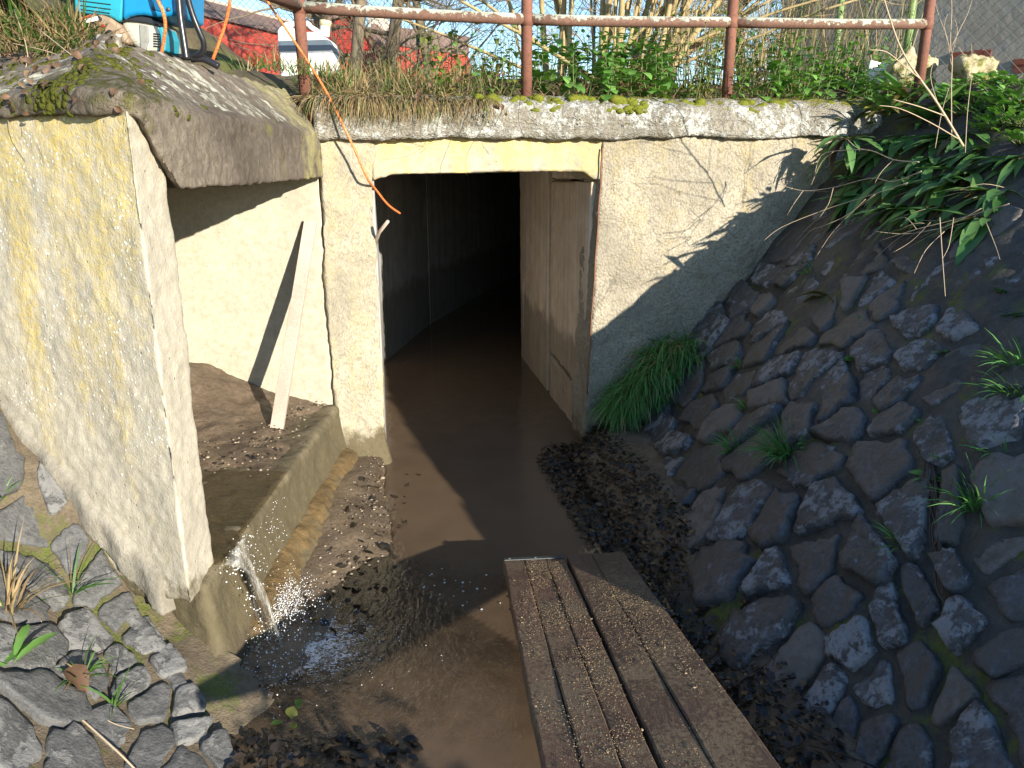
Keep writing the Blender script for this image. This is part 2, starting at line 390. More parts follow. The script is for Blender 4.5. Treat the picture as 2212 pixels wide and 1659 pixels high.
o = Acc().prism([IW @ Vector((*p, 1.49)) for p in [Vector((-1.2, 4.06)), Vector((0.75, 4.30)), Vector((0.4, 6)), Vector((3, 14.5)), Vector((0.6, 14.5)), Vector((-1.4, 6.2))]], (0, 0, 0.14)).obj('tunnel_ceiling', M_tunL, culvert)
Acc().prism([IW @ Vector((*p, -0.35)) for p in [Vector((0.9, 14.2)), Vector((2.8, 13.6)), Vector((2.9, 13.8)), Vector((1.0, 14.5))]], (0, 0, 2)).obj('tunnel_dark_cap', M_tunL, culvert)  # unseen cap added past the bend to keep the tunnel dark
# rusty reinforcing bars showing in the open joint
M_rust = Mat('rusty_bar'); M_rust = M_rust.set(M_rust.mix(M_rust.noise(60, 4), (0.10, 0.05, 0.03), (0.26, 0.13, 0.07)), 0.85, M_rust.bump(M_rust.noise(120, 3), 0.6, 0.003))
for (pa, pb, r) in (((1301, 320), (1281, 640), 0.005), ((1281, 640), (1266, 850), 0.004)):
    t0, z0 = wl(*pa); t1, z1 = wl(*pb)
    pts = [(t0 + (t1 - t0) * k / 8 + random.uniform(-.004, .004), -0.008, z0 + (z1 - z0) * k / 8) for k in range(9)]
    Acc().tube(pts, r, 6).obj('reinforcing_bar', M_rust, culvert, True)
# cracks: thin crumbled grooves standing open in pillar and headwall
M_crack = plain('crack_dirt', (0.045, 0.035, 0.028), 0.95, 0.1)
def crack(pix, w, par, d=-0.012, name='crack'):
    a = Acc(); P = [wl(px, py, d) for px, py in pix]; pts = []
    for i in range(len(P) - 1):
        for k in range(5):
            u = k / 5; pts.append((P[i][0] * (1 - u) + P[i + 1][0] * u + random.uniform(-w, w), d, P[i][1] * (1 - u) + P[i + 1][1] * u))
    n = len(pts)
    for i in range(n - 1):
        w0 = w * random.uniform(.5, 1.1) * (1 - abs(2 * i / n - 1) ** 3); w1 = w * random.uniform(.5, 1.1) * (1 - abs(2 * (i + 1) / n - 1) ** 3)
        p, q = pts[i], pts[i + 1]
        a.prism([(p[0] - w0, d, p[2]), (p[0] + w0, d, p[2]), (q[0] + w1, d, q[2]), (q[0] - w1, d, q[2])], (0, 0.02, 0))
    return a.obj(name, M_crack, par)

# --- the side inlet: back wall, sill, mossy footing, roof
inlet = empty('side_inlet', (-0.9, 3.0, 0), 'concrete side inlet with bright back wall and wet overflow sill left of the tunnel', 'inlet')
IL = Vector((-0.9, 3.0, 0))
def loc(o, v): return Vector(v) - o
def lprism(pts, off, org): return Acc().prism([Vector(p) - org for p in pts], off)
a = lprism([(-2.9, 3.72, 0.1), (-0.90, 3.70, 0.1), (-0.90, 3.98, 0.1), (-2.9, 3.98, 0.1)], (0, 0, 1.52), IL)
rough('back_wall', a, M_back, inlet, 0.016, 0.004, 5, 0.001, 40)
a = lprism([(-2.9, 3.0, 0.33), (-1.0, 2.032, 0.33), (-0.885, 1.975, 0.33), (-0.872, 3.72, 0.33), (-2.9, 3.72, 0.33)], (0, 0, -0.7), IL)
rough('sill', a, M_sill, inlet, 0.016, 0.007, 9, 0.003, 45, fn=lambda c, n: 0.05 * sstep(0.30 - c[:, 2], 0, 0.35) * (n[:, 0] > 0.5))
# rounded footing along the foot of the sill
rings = []
for i in range(19):
    y = 2.12 + 1.58 * i / 18; w = 0.004 * math.sin(i * 1.9) + 0.006 * math.sin(i * 0.8); h = (0.125 + 0.005 * math.sin(i * 1.3)) * min(1, .35 + i / 4)
    rings.append([Vector(p) - IL for p in [(-0.95, y, -0.3), (-0.95, y, h), (-0.85, y, h - 0.005), (-0.815 + w, y, h - 0.025), (-0.785 + w, y, h - 0.075), (-0.76 + w, y, -0.02), (-0.75, y, -0.3)]])
rough('footing', Acc().loft(rings), M_foot, inlet, 0.012, 0.007, 8, 0.005, 40)
lprism([(-2.9, 3.1, 1.47), (-1.12, 2.22, 1.47), (-1.12, 3.95, 1.47), (-2.9, 3.95, 1.47)], (0, 0, 0.2), IL).obj('inlet_roof', M_cope, inlet)
lprism([(-2.9, 3.05, 0.0), (-2.7, 2.95, 0.0), (-2.7, 3.9, 0.0), (-2.9, 3.9, 0.0)], (0, 0, 1.6), IL).obj('inlet_end_wall', M_back, inlet)

# --- wing wall with lichen, weep hole, and the coping that turns the corner
wing = empty('wing_wall', WC, 'pale concrete wing wall streaked with yellow lichen at the left', 'wall')
def wing_at(px, py, off=0.0):
    r = ray(px, py); o = Vector((0, 0, EYE)); k = (WC + WN * off - o).dot(WN) / r.dot(WN); return o + r * k
ft = [WC, WC + Vector((0.006, 0.17, 0)), WC + WD * 2.6 + WN * 0.17, WC + WD * 2.6]
a = Acc()
poly = [(p - WC) for p in ft]
zt = 1.62
a.prism([Vector((p.x, p.y, -0.1 if k in (2, 3) else 0.20)) for k, p in enumerate(poly)], (0, 0, zt + 0.1))
a = Acc(); v = [Vector((p.x, p.y, z_)) for p, z_ in zip(poly, (0.30, 0.30, -.2, -.2))] + [Vector((p.x, p.y, zt)) for p in poly]
a.add(v, [(0, 3, 2, 1), (4, 5, 6, 7), (0, 1, 5, 4), (1, 2, 6, 5), (2, 3, 7, 6), (3, 0, 4, 7)])
h = wing_at(125, 667); cut = Acc(); cut.tube([h - WC - WN * 0.05, h - WC + WN * 0.14], 0.0115, 14)
wingface = rough('wall_face', a, M_wing, wing, 0.012, 0.005, 7, 0.0022, 50, cuts=[cut])
# mortar fillet and flags at the wall foot
M_mort = concrete('mortar', (0.36, 0.33, 0.27), bump=0.7, pit=0.3)

coping = empty('coping', (-1.0, 2.6, 1.6), 'dark sloped concrete coping with moss patches over the side inlet', 'coping')
CO = Vector((-1.0, 2.6, 1.6))
S = []   # (front x, y), inner top (x, y), z bottom, z front top, z inner top
for k in (2.4, 1.9, 1.4, 0.9, 0.5, 0.25, 0.08):
    p = WC + WD * k - WN * 0.028; q = WC + WD * max(k, 0.1) + WN * 0.40
    u = min(1, k / 0.6); q = Vector((-1.25, 2.43, 0)).lerp(q, u)
    S.append((p, q, 1.617, 1.665, 1.865))
S.append((Vector((-0.889, 1.94, 0)), Vector((-1.235, 2.45, 0)), 1.605, 1.655, 1.86))
S.append((Vector((-0.880, 2.02, 0)), Vector((-1.23, 2.52, 0)), 1.50, 1.65, 1.86))
S.append((Vector((-0.878, 2.11, 0)), Vector((-1.22, 2.6, 0)), 1.432, 1.645, 1.86))
for y in (2.35, 2.65, 2.95, 3.25, 3.5): S.append((Vector((-0.876, y, 0)), Vector((-1.19 + (y - 2.35) * 0.075, y + 0.2 * (3.6 - y), 0)), 1.436, 1.632, 1.86 - 0.015 * (y - 2.3)))
S.append((Vector((-0.868, 3.66, 0)), Vector((-1.05, 3.78, 0)), 1.44, 1.63, 1.835))
rings = []
for p, q, zb, zf, zt_ in S:
    m1 = p.lerp(q, 0.30); m2 = p.lerp(q, 0.7)
    rings.append([Vector((p.x, p.y, zb)) - CO, Vector((p.x, p.y, zf)) - CO, Vector((m1.x, m1.y, zf + (zt_ - zf) * 0.31)) - CO, Vector((m2.x, m2.y, zf + (zt_ - zf) * 0.72)) - CO,
                  Vector((q.x, q.y, zt_)) - CO, Vector((q.x - 0.0, q.y, zb + 0.01)) - CO])
m = Mat('coping_moss'); x, y, z = m.sep()
n1 = m.noise(3, 7, .65); c = m.mix(m.ramp(n1, (0.35, 0.0), (0.7, 1.0)), (0.125, 0.102, 0.080), (0.26, 0.22, 0.17))
c = m.mix(m.ramp(m.noise(40, 4, .7), (0.4, 0.0), (0.65, 1.0)), m.mix(1.0, c, (0.7, 0.68, 0.66), 'MULTIPLY'), c)
wst = m.noise(1.0, 6, .7, m.map(scale=(3.0, 16, 5.0), rot=(0, 0, 0.12)))
f = m.math('MULTIPLY', m.ramp(wst, (0.52, 0.0), (0.60, 1.0)), m.ramp(m.noise(30, 5, .7), (0.42, 0.0), (0.55, 1.0)))
up = m.ramp(z, (0.0, 0.0), (1.0, 1.0))
f = m.math('MULTIPLY', f, m.math('GREATER_THAN', z, 1.66)); c = m.mix(m.math('MULTIPLY', f, 0.85), c, (0.56, 0.55, 0.43))
sp = m.math('MULTIPLY', m.ramp(m.math('ADD', m.voro(30), m.math('MULTIPLY', m.noise(60, 4, .7), .5)), (0.48, 1.0), (0.56, 0.0)), m.ramp(m.noise(6, 4, .6, m.map(loc=(5, 0, 2))), (0.52, 0.0), (0.6, 1.0)))
sp = m.math('MULTIPLY', m.math('MULTIPLY', sp, m.math('LESS_THAN', y, 2.6)), m.math('GREATER_THAN', z, 1.67)); c = m.mix(sp, c, (0.6, 0.59, 0.5))
ms = m.math('ADD', m.math('MULTIPLY', m.math('SUBTRACT', m.noise(5.5, 6, .7, m.map(loc=(1, 2, 3))), 0.5), 3.0), m.math('MULTIPLY', m.math('SUBTRACT', 2.55, y), 1.5))
ms = m.math('ADD', ms, m.math('MULTIPLY', m.math('SUBTRACT', z, 1.74), 3.0)); ms = m.math('MULTIPLY', m.ramp(ms, (0.5, 0.0), (0.8, 1.0)), m.ramp(m.noise(22, 6, .75), (.40, 0.0), (.55, 1.0)))
c = m.mix(ms, c, m.mix(m.noise(50, 3), (0.030, 0.030, 0.008), (0.105, 0.105, 0.018)))
vs_ = m.math('MULTIPLY', m.ramp(m.noise(8, 6, .7, m.map(scale=(1, 1.3, .45), loc=(7, 1, 2))), (0.6, 0.0), (0.68, 1.0)), m.math('LESS_THAN', z, 1.66))
c = m.mix(m.math('MULTIPLY', vs_, .8), c, (0.15, 0.145, 0.03))
yb = m.math('MULTIPLY', m.math('GREATER_THAN', y, 3.36), m.ramp(m.noise(12, 5, .7), (0.40, 0.0), (0.55, 1.0)))
c = m.mix(m.math('MULTIPLY', yb, .7), c, (0.30, 0.27, 0.12))
hh = m.math('ADD', m.noise(36, 6, .75), m.math('MULTIPLY', ms, m.noise(70, 3)))
M_copeM = m.set(c, 0.92, m.bump(hh, 0.9, 0.014), 0.2)
rough('coping_beam', Acc().loft(rings), M_copeM, coping, 0.010, 0.0045, 5, 0.005, 30)

# ================================================================== GROUND: banks, bed, upper ground, water
# right bank height
ctl = []
for px, py in ((1500, 730), (1530, 700), (1650, 560), (1800, 380), (1850, 320)):
    t, z = wl(px, py); p = wpt(t, 0, 0); ctl.append((p.x, p.y, z))
for x, y, z in ((0.69, 3.98, .10), (0.667, 2.68, .09), (0.687, 2.0, .08), (0.79, 1.53, .06), (0.82, 1.0, 0.05), (0.8, 0.2, 0.03), (0.8, -1, 0.03), (0.8, -3, 0.03),
                (1.373, 1.98, .82), (1.725, 2.65, 1.17), (1.03, 1.27, .34), (2.15, 3.4, 1.55), (1.03, 2.5, 0.47), (1.2, 3.2, 0.68), (1.5, 0.6, .52), (1.45, -0.4, .44), (1.5, -1.5, .5), (1.5, -3, .5),
                (2.0, 2.3, 1.22), (2.2, 0.8, .98), (2.2, -.4, .80), (2.2, -2, .8), (3.2, 3.4, 1.78), (3.2, 1.5, 1.35), (3.2, -.5, 1.0), (3.2, -3, 1.0), (5, 4, 1.9), (5, 0, 1.2), (5, -3, 1.2), (2.3, 4.7, 1.80), (3.2, 5, 1.9)):
    ctl.append((x, y, z))
FR = TPS([c[:2] for c in ctl], [c[2] for c in ctl])
ctl = []
for px, py, Y in ((0, 870, 2.262), (150, 1085, 2.12), (290, 1290, 2.035), (400, 1430, 1.9), (520, 1659, 1.66), (0, 1000, 2.1), (100, 1200, 2.0), (200, 1400, 1.83), (330, 1659, 1.57),
                  (0, 1200, 1.9), (100, 1400, 1.75), (200, 1659, 1.5), (0, 1400, 1.66), (0, 1659, 1.38)):
    p = at(px, py, Y); ctl.append(tuple(p))
ctl += [(-1.9, 1.9, 1.05), (-1.7, 1.2, .75), (-1.6, .6, .68), (-1.1, 0.6, .28), (-0.70, 0.9, -.05), (-0.7, 0, -.05), (-0.7, -2, -.05), (-1.6, -.6, .72), (-1.6, -2.5, .72), (-2.6, 1.6, 1.5), (-2.6, 0, 1.3), (-2.6, -2.5, 1.3), (-4, 2, 1.7), (-4, -2.5, 1.6), (-2.2, 2.45, 1.28)]
FL = TPS([c[:2] for c in ctl], [c[2] for c in ctl])

def soil(name, dark, light, moss=0.0, wet=0.5, bumps=1.0, sc=14):
    m = Mat(name); n1 = m.noise(4, 7, .7); n2 = m.noise(sc * 3, 5, .75); n3 = m.noise(sc * 11, 3, .6)
    c = m.mix(m.ramp(n1, (.3, 0.0), (.7, 1.0)), dark, light); c = m.mix(m.ramp(n2, (.35, 0.0), (.7, 1.0)), m.mix(1.0, c, (.6, .57, .55), 'MULTIPLY'), c)
    h = m.math('ADD', m.math('MULTIPLY', n2, .7), m.math('MULTIPLY', n3, .3))
    if moss:
        f = m.math('MULTIPLY', m.ramp(m.noise(5.5, 6, .72, m.map(loc=(2, 5, 1))), (.60 - .1 * moss, 0.0), (.68 - .08 * moss, 1.0)), m.ramp(m.noise(55, 3, .6), (.3, 0.3), (.5, 1.0)))
        c = m.mix(f, c, m.mix(m.noise(80, 2), (.045, .055, .012), (.13, .15, .025)))
    w = m.ramp(m.noise(6, 5, .65, m.map(loc=(4, 4, 4))), (.4, wet), (.65, .92))
    return m.set(c, w, m.bump(h, bumps, .012), .4)
M_mudR = soil('bank_mud', (.056, .051, .044), (.112, .101, .086), moss=.65, wet=.55)
M_mudL = soil('bank_soil', (.10, .078, .050), (.22, .175, .115), moss=.95, wet=.75)
M_top = soil('turf_soil', (.07, .055, .03), (.16, .13, .07), moss=.9, wet=.9)
M_bed = soil('stream_silt', (.12, .088, .058), (.27, .205, .135), moss=0, wet=.22, bumps=1.0, sc=18)
M_inmud = soil('inlet_mud', (.115, .083, .055), (.24, .18, .12), moss=0, wet=.40, bumps=1.0)

def field(name, f, x0, x1, y0, y1, st, mask, mat, amp=.02, sc=7, label=None, kind='structure'):
    xs = np.arange(x0, x1 + st, st); ys = np.arange(y0, y1 + st, st); X, Y = np.meshgrid(xs, ys, indexing='ij')
    Z = f(X, Y); P = np.stack([X.ravel(), Y.ravel(), np.zeros(X.size)], 1)
    Z = Z + (amp * fbm(P, sc, 5)).reshape(X.shape)
    o = mesh_obj(name, grid_mesh(name, X, Y, Z, mask(X, Y)), mat); return prop(o, label, kind=kind)
bankR = field('right_bank', lambda x, y: FR(x, y) + .016 + .014 * sstep(x, 1.0, 1.6), .45, 5.0, -3.0, 5.2, .025, lambda x, y: (headd(x, y) < .16) | (x > 2.0), M_mudR, .020, 11)
bankL = field('left_bank', lambda x, y: FL(x, y) - .010, -4.0, -.5, -2.5, 2.9, .022, lambda x, y: (wingd(x, y) < .10) & (FL(x, y) > -.25), M_mudL, .012, 8)
def bed(x, y):
    xe = -.665 + .205 * np.clip(3.74 - y, 0, 1.0) + .008 * np.sin(y * 9) + .55 * sstep(2.75 - y, 0, .75)
    z = -.14 + 0 * x
    ap = sstep(xe - x, -.012, .018) * (y < 3.77) * sstep(y, 1.5, 1.9)
    z = z + ap * (.155 + .045 * sstep(-x - .45, .0, .35) - .040 * sstep(3.0 - y, 0, .5) - .03 * sstep(2.2 - y, 0, .4))
    sh = sstep(-x, -.55, .75) * (1 - sstep(y, 2.5, 3.0)) * sstep(y, 1.25, 1.7)
    z = np.maximum(z, -.14 + .125 * sh * (1 - ap))
    z = np.maximum(z, -.14 + .22 * sstep(-x, .62, .98) * (1 - sstep(y, 2.3, 2.9)))     # red mud below the pier
    xr = np.interp(y, [1.2, 2.4, 2.87, 3.74, 4.2], [.46, .44, .34, .16, .30])
    z = z + sstep(x - xr, -.06, .36) * .29 * (headd(x, y) < .02)
    return z
bedt = field('tunnel_bed', lambda x, y: -.14 + 0 * x, -1.4, 3.0, 5.9, 14.5, .08, lambda x, y: x > -9, M_bed, .01, 6)
bedo = field('stream_bed', bed, -1.15, 1.05, -2.6, 6.0, .018, lambda x, y: (headd(x, y) < .05) | ((x > -1.1) & (x < .45)), M_bed, .007, 14)
mudin = field('inlet_mud', lambda x, y: .318 + .20 * np.exp(-((x + 1.62) / .34) ** 2 - ((y - 3.62) / .42) ** 2) + .035 * sstep(y, 2.75, 3.0) * sstep(-x, .93, 1.15), -2.6, -.885, 2.08, 3.74, .012,
              lambda x, y: (x < -.89) & (wingd(x, y) > .12), M_inmud, .016, 10)
def upz(x, y): return 1.80 + .13 * sstep(headd(x, y), .1, .7) * np.maximum(np.asarray(x) > -1.1, sstep(y, 3.85, 4.2)) + .05 * sstep(-x, 1.1, 1.5) + .26 * sstep(-x, 1.40, 1.68) * sstep(y, 2.3, 2.7) * (1 - sstep(y, 4, 6)) + .02 * np.clip(y - 5, 0, 60) + .10 * sstep(-x, 1.5, 2.6)
upg = field('upper_ground', upz, -6, 9, 2.0, 12, .05, lambda x, y: ((headd(x, y) > .2) & (x > -1.15) & (x < 2.4)) | ((x <= -1.1) & (wingd(x, y) > .34)) | ((x >= 2.3) & (y > 4.6)), M_top, .03, 4)
far = Acc(); far.add([(-200, 11.5, 1.88), (200, 11.5, 1.88), (200, 400, 4.0), (-200, 400, 4.0)], [(0, 1, 2, 3)]); far.add([(-200, -200, -.8), (200, -200, -.8), (200, 11.8, -.8), (-200, 11.8, -.8)], [(0, 1, 2, 3)])
prop(far.obj('ground', M_top, fix=False), kind='structure')

# ================================================================== STONES SET IN THE BANKS
def march(px, py, f, y0=0.8, y1=5.0):
    r = ray(px, py); Y = np.linspace(y0, y1, 600); g = EYE + r.z * Y - f(r.x * Y, Y); k = np.nonzero(g < 0)[0]
    if not len(k): return None
    i = k[0]; return (r.x * Y[i], Y[i])
def stone_mat(name, dark, mid, pale, wet=.45, patch=.5, tint=None, silt=None):
    m = Mat(name); o = m.map(m.ob, loc=(0, 0, 0)); rd = m.rand()
    off = m.n('ShaderNodeVectorMath', operation='ADD'); m.put(off.inputs[0], m.pos); cmb = m.n('ShaderNodeCombineXYZ'); m.put(cmb.inputs[0], m.math('MULTIPLY', rd, 9.0)); m.put(cmb.inputs[1], m.math('MULTIPLY', rd, 5.0)); m.put(off.inputs[1], cmb.outputs[0]); v = off.outputs[0]
    n1 = m.noise(11, 7, .72, v, .4); n2 = m.noise(60, 5, .7, v)
    sel = m.math('ADD', n1, m.math('MULTIPLY', m.math('SUBTRACT', rd, .5), .30))
    f = m.ramp(sel, (patch - .015, 0.0), (patch + .03, 1.0))
    c = m.mix(m.ramp(m.math('ADD', m.math('MULTIPLY', n2, .6), m.math('MULTIPLY', m.noise(17, 6, .75, v), .4)), (.40, 0.0), (.62, 1.0)), dark, mid); c = m.mix(f, c, m.mix(n2, mid, pale))
    c = m.mix(m.ramp(m.noise(24, 5, .7, v), (.56, 0.0), (.62, .8)), c, dark)
    sm = m.math('ADD', m.math('MULTIPLY', m.noise(6.5, 6, .7), .6), m.math('MULTIPLY', m.noise(28, 4, .7), .4)); sf = m.ramp(sm, (.50, 0.0), (.545, .92))
    if silt: c = m.mix(sf, c, silt)
    if tint: c = m.mix(m.ramp(rd, (.86, 0.0), (.88, .8)), c, tint)
    h = m.math('ADD', m.math('MULTIPLY', n2, .6), m.math('MULTIPLY', f, .25))
    h = m.math('ADD', h, m.math('MULTIPLY', m.noise(150, 3, .6, v), .25))
    return m.set(c, m.math('ADD', wet, m.math('MULTIPLY', f, .3)), m.bump(h, .9, .010), .45)
M_stR = stone_mat('stone_dark', (.040, .041, .044), (.105, .106, .113), (.31, .31, .315), .42, .53, (.13, .108, .088), (.066, .060, .053))
M_stL = stone_mat('stone_slate', (.068, .068, .066), (.128, .126, .120), (.22, .215, .20), .6, .57)

def stones(parent, seeds, f, asp, rmax, gap, hfun, mat, nm='stone', seed=3, tl=.07, clip=()):
    r_ = random.Random(seed); P = [(y, x * asp) for x, y in seeds]; made = 0
    for i, (p, q) in enumerate(P):
        n0 = 14; rot = r_.random(); rx = rmax * r_.uniform(.85, 1.1)
        poly = [(p + rx * math.cos(2 * math.pi * (k + rot) / n0), q + rx * math.sin(2 * math.pi * (k + rot) / n0)) for k in range(n0)]
        cuts = []
        for j, (a, b) in enumerate(P):
            if j == i: continue
            dx, dy = a - p, b - q; L = math.hypot(dx, dy)
            if L > 2.3 * rmax or L < 1e-6: continue
            cuts.append((dx / L, dy / L, L / 2 - gap * r_.uniform(.4, 1.4)))
        for (ex, ey), (gx, gy) in clip:                                 # the outer edge of the paving
            tx, ty = gy - ey, (gx - ex) * asp; L = math.hypot(tx, ty); ux, uy = ty / L, -tx / L
            cuts.append((ux, uy, (ey - p) * ux + (ex * asp - q) * uy))
        for ux, uy, lim in cuts:
            out = []
            for k in range(len(poly)):
                A, B = poly[k], poly[(k + 1) % len(poly)]
                da = (A[0] - p) * ux + (A[1] - q) * uy - lim; db = (B[0] - p) * ux + (B[1] - q) * uy - lim
                if da <= 0: out.append(A)
                if da * db < 0:
                    t = da / (da - db); out.append((A[0] + (B[0] - A[0]) * t, A[1] + (B[1] - A[1]) * t))
            poly = out
            if len(poly) < 3: break
        if len(poly) < 3: continue
        for _ in range(1):                                            # cut the corners
            poly = [pt for k in range(len(poly)) for pt in ((poly[k][0] * .92 + poly[(k + 1) % len(poly)][0] * .08, poly[k][1] * .92 + poly[(k + 1) % len(poly)][1] * .08), (poly[k][0] * .08 + poly[(k + 1) % len(poly)][0] * .92, poly[k][1] * .08 + poly[(k + 1) % len(poly)][1] * .92))]
        per = [0]
        for k in range(len(poly)): per.append(per[-1] + math.dist(poly[k], poly[(k + 1) % len(poly)]))
        N = 30; ol = []
        for k in range(N):
            s = per[-1] * k / N; j = max(jj for jj in range(len(poly)) if per[jj] <= s + 1e-9); t = (s - per[j]) / max(1e-9, per[j + 1] - per[j]); A, B = poly[j], poly[(j + 1) % len(poly)]
            ol.append((A[0] + (B[0] - A[0]) * t, A[1] + (B[1] - A[1]) * t))
        cx = sum(o[0] for o in ol) / N; cy = sum(o[1] for o in ol) / N
        area = .5 * abs(sum(ol[k][0] * ol[(k + 1) % N][1] - ol[(k + 1) % N][0] * ol[k][1] for k in range(N)))
        if area < .0012: continue
        ph = r_.random() * 50
        nz = fbm(np.array([(o[0] + ph, o[1], 0) for o in ol]), 11, 5, .72)
        ol = [(cx + (o[0] - cx) * (1 + .19 * z), cy + (o[1] - cy) * (1 + .19 * z)) for o, z in zip(ol, nz)]
        x0, y0 = cy / asp, cx; e = .02
        z0 = float(f(x0, y0)[0]); zx = float(f(x0 + e, y0)[0]); zy = float(f(x0, y0 + e)[0])
        nn = Vector((-(zx - z0) / e, -(zy - z0) / e, 1)).normalized(); h = hfun(x0, y0, r_)
        tilt = Vector((r_.uniform(-1, 1), r_.uniform(-1, 1), r_.uniform(-1, 1))) * tl; nt = (nn + tilt).normalized()
        C = Vector((x0, y0, z0)); V = []
        def lift(s, dh):
            for k, o in enumerate(ol):
                x, y = (cy + (o[1] - cy) * s) / asp, cx + (o[0] - cx) * s
                b = Vector((x, y, z0 - ((x - x0) * nn.x + (y - y0) * nn.y) / nn.z)); d = -(b - C).dot(nt) / nt.dot(nn)
                V.append(b + nn * (dh + d))
        lift(1.03, -.07); lift(1.0, h * .55); lift(.95, h * .95); lift(.78, h); lift(.42, h * 1.0)
        for k in range(N, len(V)): V[k] = V[k] + nn * .0
        arr = np.array([tuple(v) for v in V]); d = .005 * np.abs(fbm(arr * 1.0 + ph, 16, 3)) + .004 * np.round(2 * fbm(arr + ph + 9, 9, 2)) / 2 + .004 * fbm(arr + ph, 50, 2)
        d[:N] = 0; V = [v + nn * float(dd) for v, dd in zip(V, d)]
        V.append(C + nn * (h * 1.05 + .008 * r_.uniform(-1, 1)))
        F = []
        for rr in range(4):
            for k in range(N): F.append((rr * N + k, rr * N + (k + 1) % N, (rr + 1) * N + (k + 1) % N, (rr + 1) * N + k))
        for k in range(N): F.append((4 * N + k, 4 * N + (k + 1) % N, 5 * N))
        o = Acc().add([v - C for v in V], F).obj(nm, mat, parent, True); o.location = C; made += 1
    return made
zR6 = [(1060,255),(1130,285),(1215,165),(1310,185),(1180,60),(1310,270),(1470,305),(1620,210),(1660,320),(1940,185),(960,385),(1050,400),(840,515),(930,540),(1100,465),(1490,450),(1760,440),(1560,510),(695,635),(820,640),(955,620),(1360,655),(925,765),(1090,705),(760,785),(1010,850),(1200,850),(1480,775),(710,910),(810,945),(960,975),(1260,920),(1310,1000),(1500,920),(1600,970),(1780,980),(630,1055),(750,1095),(880,1140),(420,1120),(480,1235),(270,1240),(645,1310),(320,1370),(420,1330),(900,1240),(1130,1090),(1345,1130),(1200,1310),(1520,1310),(1680,640),(1700,800),(1620,1120),(1780,1160),(1900,640),(2050,560),(1950,800),(2080,900),(1990,1060),(2120,760),(1960,420),(2120,330),(1380,480),(1240,560),(560,960)]
zR8 = [(560,165),(690,215),(930,200),(860,420),(1070,215),(1240,400),(1270,190),(1510,420),(1060,515),(1040,670),(1390,600),(1600,690),(1440,800),(1180,920),(1720,990),(1745,610),(2060,390),(2150,540),(1980,740),(2080,880),(1400,1200),(2010,1220),(1700,1320),(2190,1130),(1720,240),(1560,1040),(1930,1060),(1830,860),(1890,230),(2080,170),(1600,300),(1900,480),(1540,1230),(1290,1060),(1880,1340)]
seedR = []
for zx, zy in zR6: seedR.append(march(1247 + zx * .4363, 433.8 + zy * .4363, FR))
for zx, zy in zR8: seedR.append(march(1192.8 + zx * .4608, 1030 + zy * .4608, FR))
seedR = [s for s in seedR if s]
def thin(L, d, asp):
    out = []
    for s in L:
        if all(math.hypot((s[0] - o[0]) * asp, s[1] - o[1]) > d for o in out): out.append(s)
    return out
seedR = thin(seedR, .085, 1.5)
rr_ = random.Random(11)
for _ in range(2500):                                                   # the paving goes on past the frame
    x, y = rr_.uniform(.74, 2.1), rr_.uniform(-2.2, 1.6)
    if all(math.hypot((x - o[0]) * 1.5, y - o[1]) > .24 for o in seedR) and not (y > 1.28 and x < 1.25): seedR.append((x, y))
def hR(x, y, r):
    up = sstep(x - .75, .25, 1.0) * .7 + .2 * sstep(2.2 - y, 0, .8) * sstep(x, 1.1, 1.5)
    return float(.033 - .022 * up + r.uniform(-.012, .014))
nR = stones(bankR, seedR, FR, 1.5, .19, .016, hR, M_stR)
zL = [(130,520),(20,330),(90,420),(180,800),(60,900),(320,660),(380,720),(500,970),(560,1030),(400,1030),(150,1090),(60,1030),(400,1230),(460,1310),(610,1270),(680,1370),(770,1310),(500,1490),(560,1560),(350,1570),(700,1560),(60,1510),(860,1500),(950,1570),(760,1180),(650,1090),(860,1360),(250,430),(330,520),(430,830),(560,1180),(800,1420),(250,1350),(1000,1640),(850,1640)]
seedL = [march(zx * .4773, 867.5 + zy * .4773, FL, .7, 2.6) for zx, zy in zL]
EP = [at(*e)[:2] for e in ((150, 1085, 2.12), (290, 1290, 2.035), (400, 1430, 1.9), (520, 1659, 1.66))]; EDGE = list(zip(EP[:-1], EP[1:]))
seedL = thin([s for s in seedL if s and wingd(*s) < -.02], .07, 1.3)
for _ in range(2000):
    x, y = rr_.uniform(-2.4, -.72), rr_.uniform(-2.0, 1.75)
    p = Vector((x, y, float(FL(x, y)[0]))); d = p - Vector((0, 0, EYE)); ax = d.y * CS - d.z * SN; px = PW / 2 + d.x / ax * FPX if ax > .05 else -999
    if all(math.hypot((x - o[0]) * 1.3, y - o[1]) > .25 for o in seedL) and px < -60: seedL.append((x, y))
nL = stones(bankL, seedL, FL, 1.3, .21, .012, lambda x, y, r: r.uniform(.004, .013), M_stL, tl=.05, clip=EDGE)
print('stones', nR, nL)
# flag stones along the outer edge of the left bank and at the wall foot
for k, (pa, pb, wd) in enumerate((((285, 1310), (370, 1415), .035), ((372, 1430), (430, 1530), .035), ((432, 1545), (492, 1650), .04))):
    pa_, pb_ = march(*pa, FL, .7, 2.6), march(*pb, FL, .7, 2.6)
    if not pa_ or not pb_: continue
    p = Vector((*pa_, float(FL(*pa_)[0]))); q = Vector((*pb_, float(FL(*pb_)[0]))); n = (q - p).cross(Vector((0, 0, 1))).normalized()
    if n.x < 0: n = -n
    C = (p + q) / 2; a = Acc().prism([v - C for v in (p - n * wd, q - n * wd, q + n * .006, p + n * .006)], (0, 0, -.10))
    o = rough('stone', a, M_stL, bankL, .011, .006, 12, .004, 50, seed=k * 7.1); o.location = C + Vector((0, 0, .008))
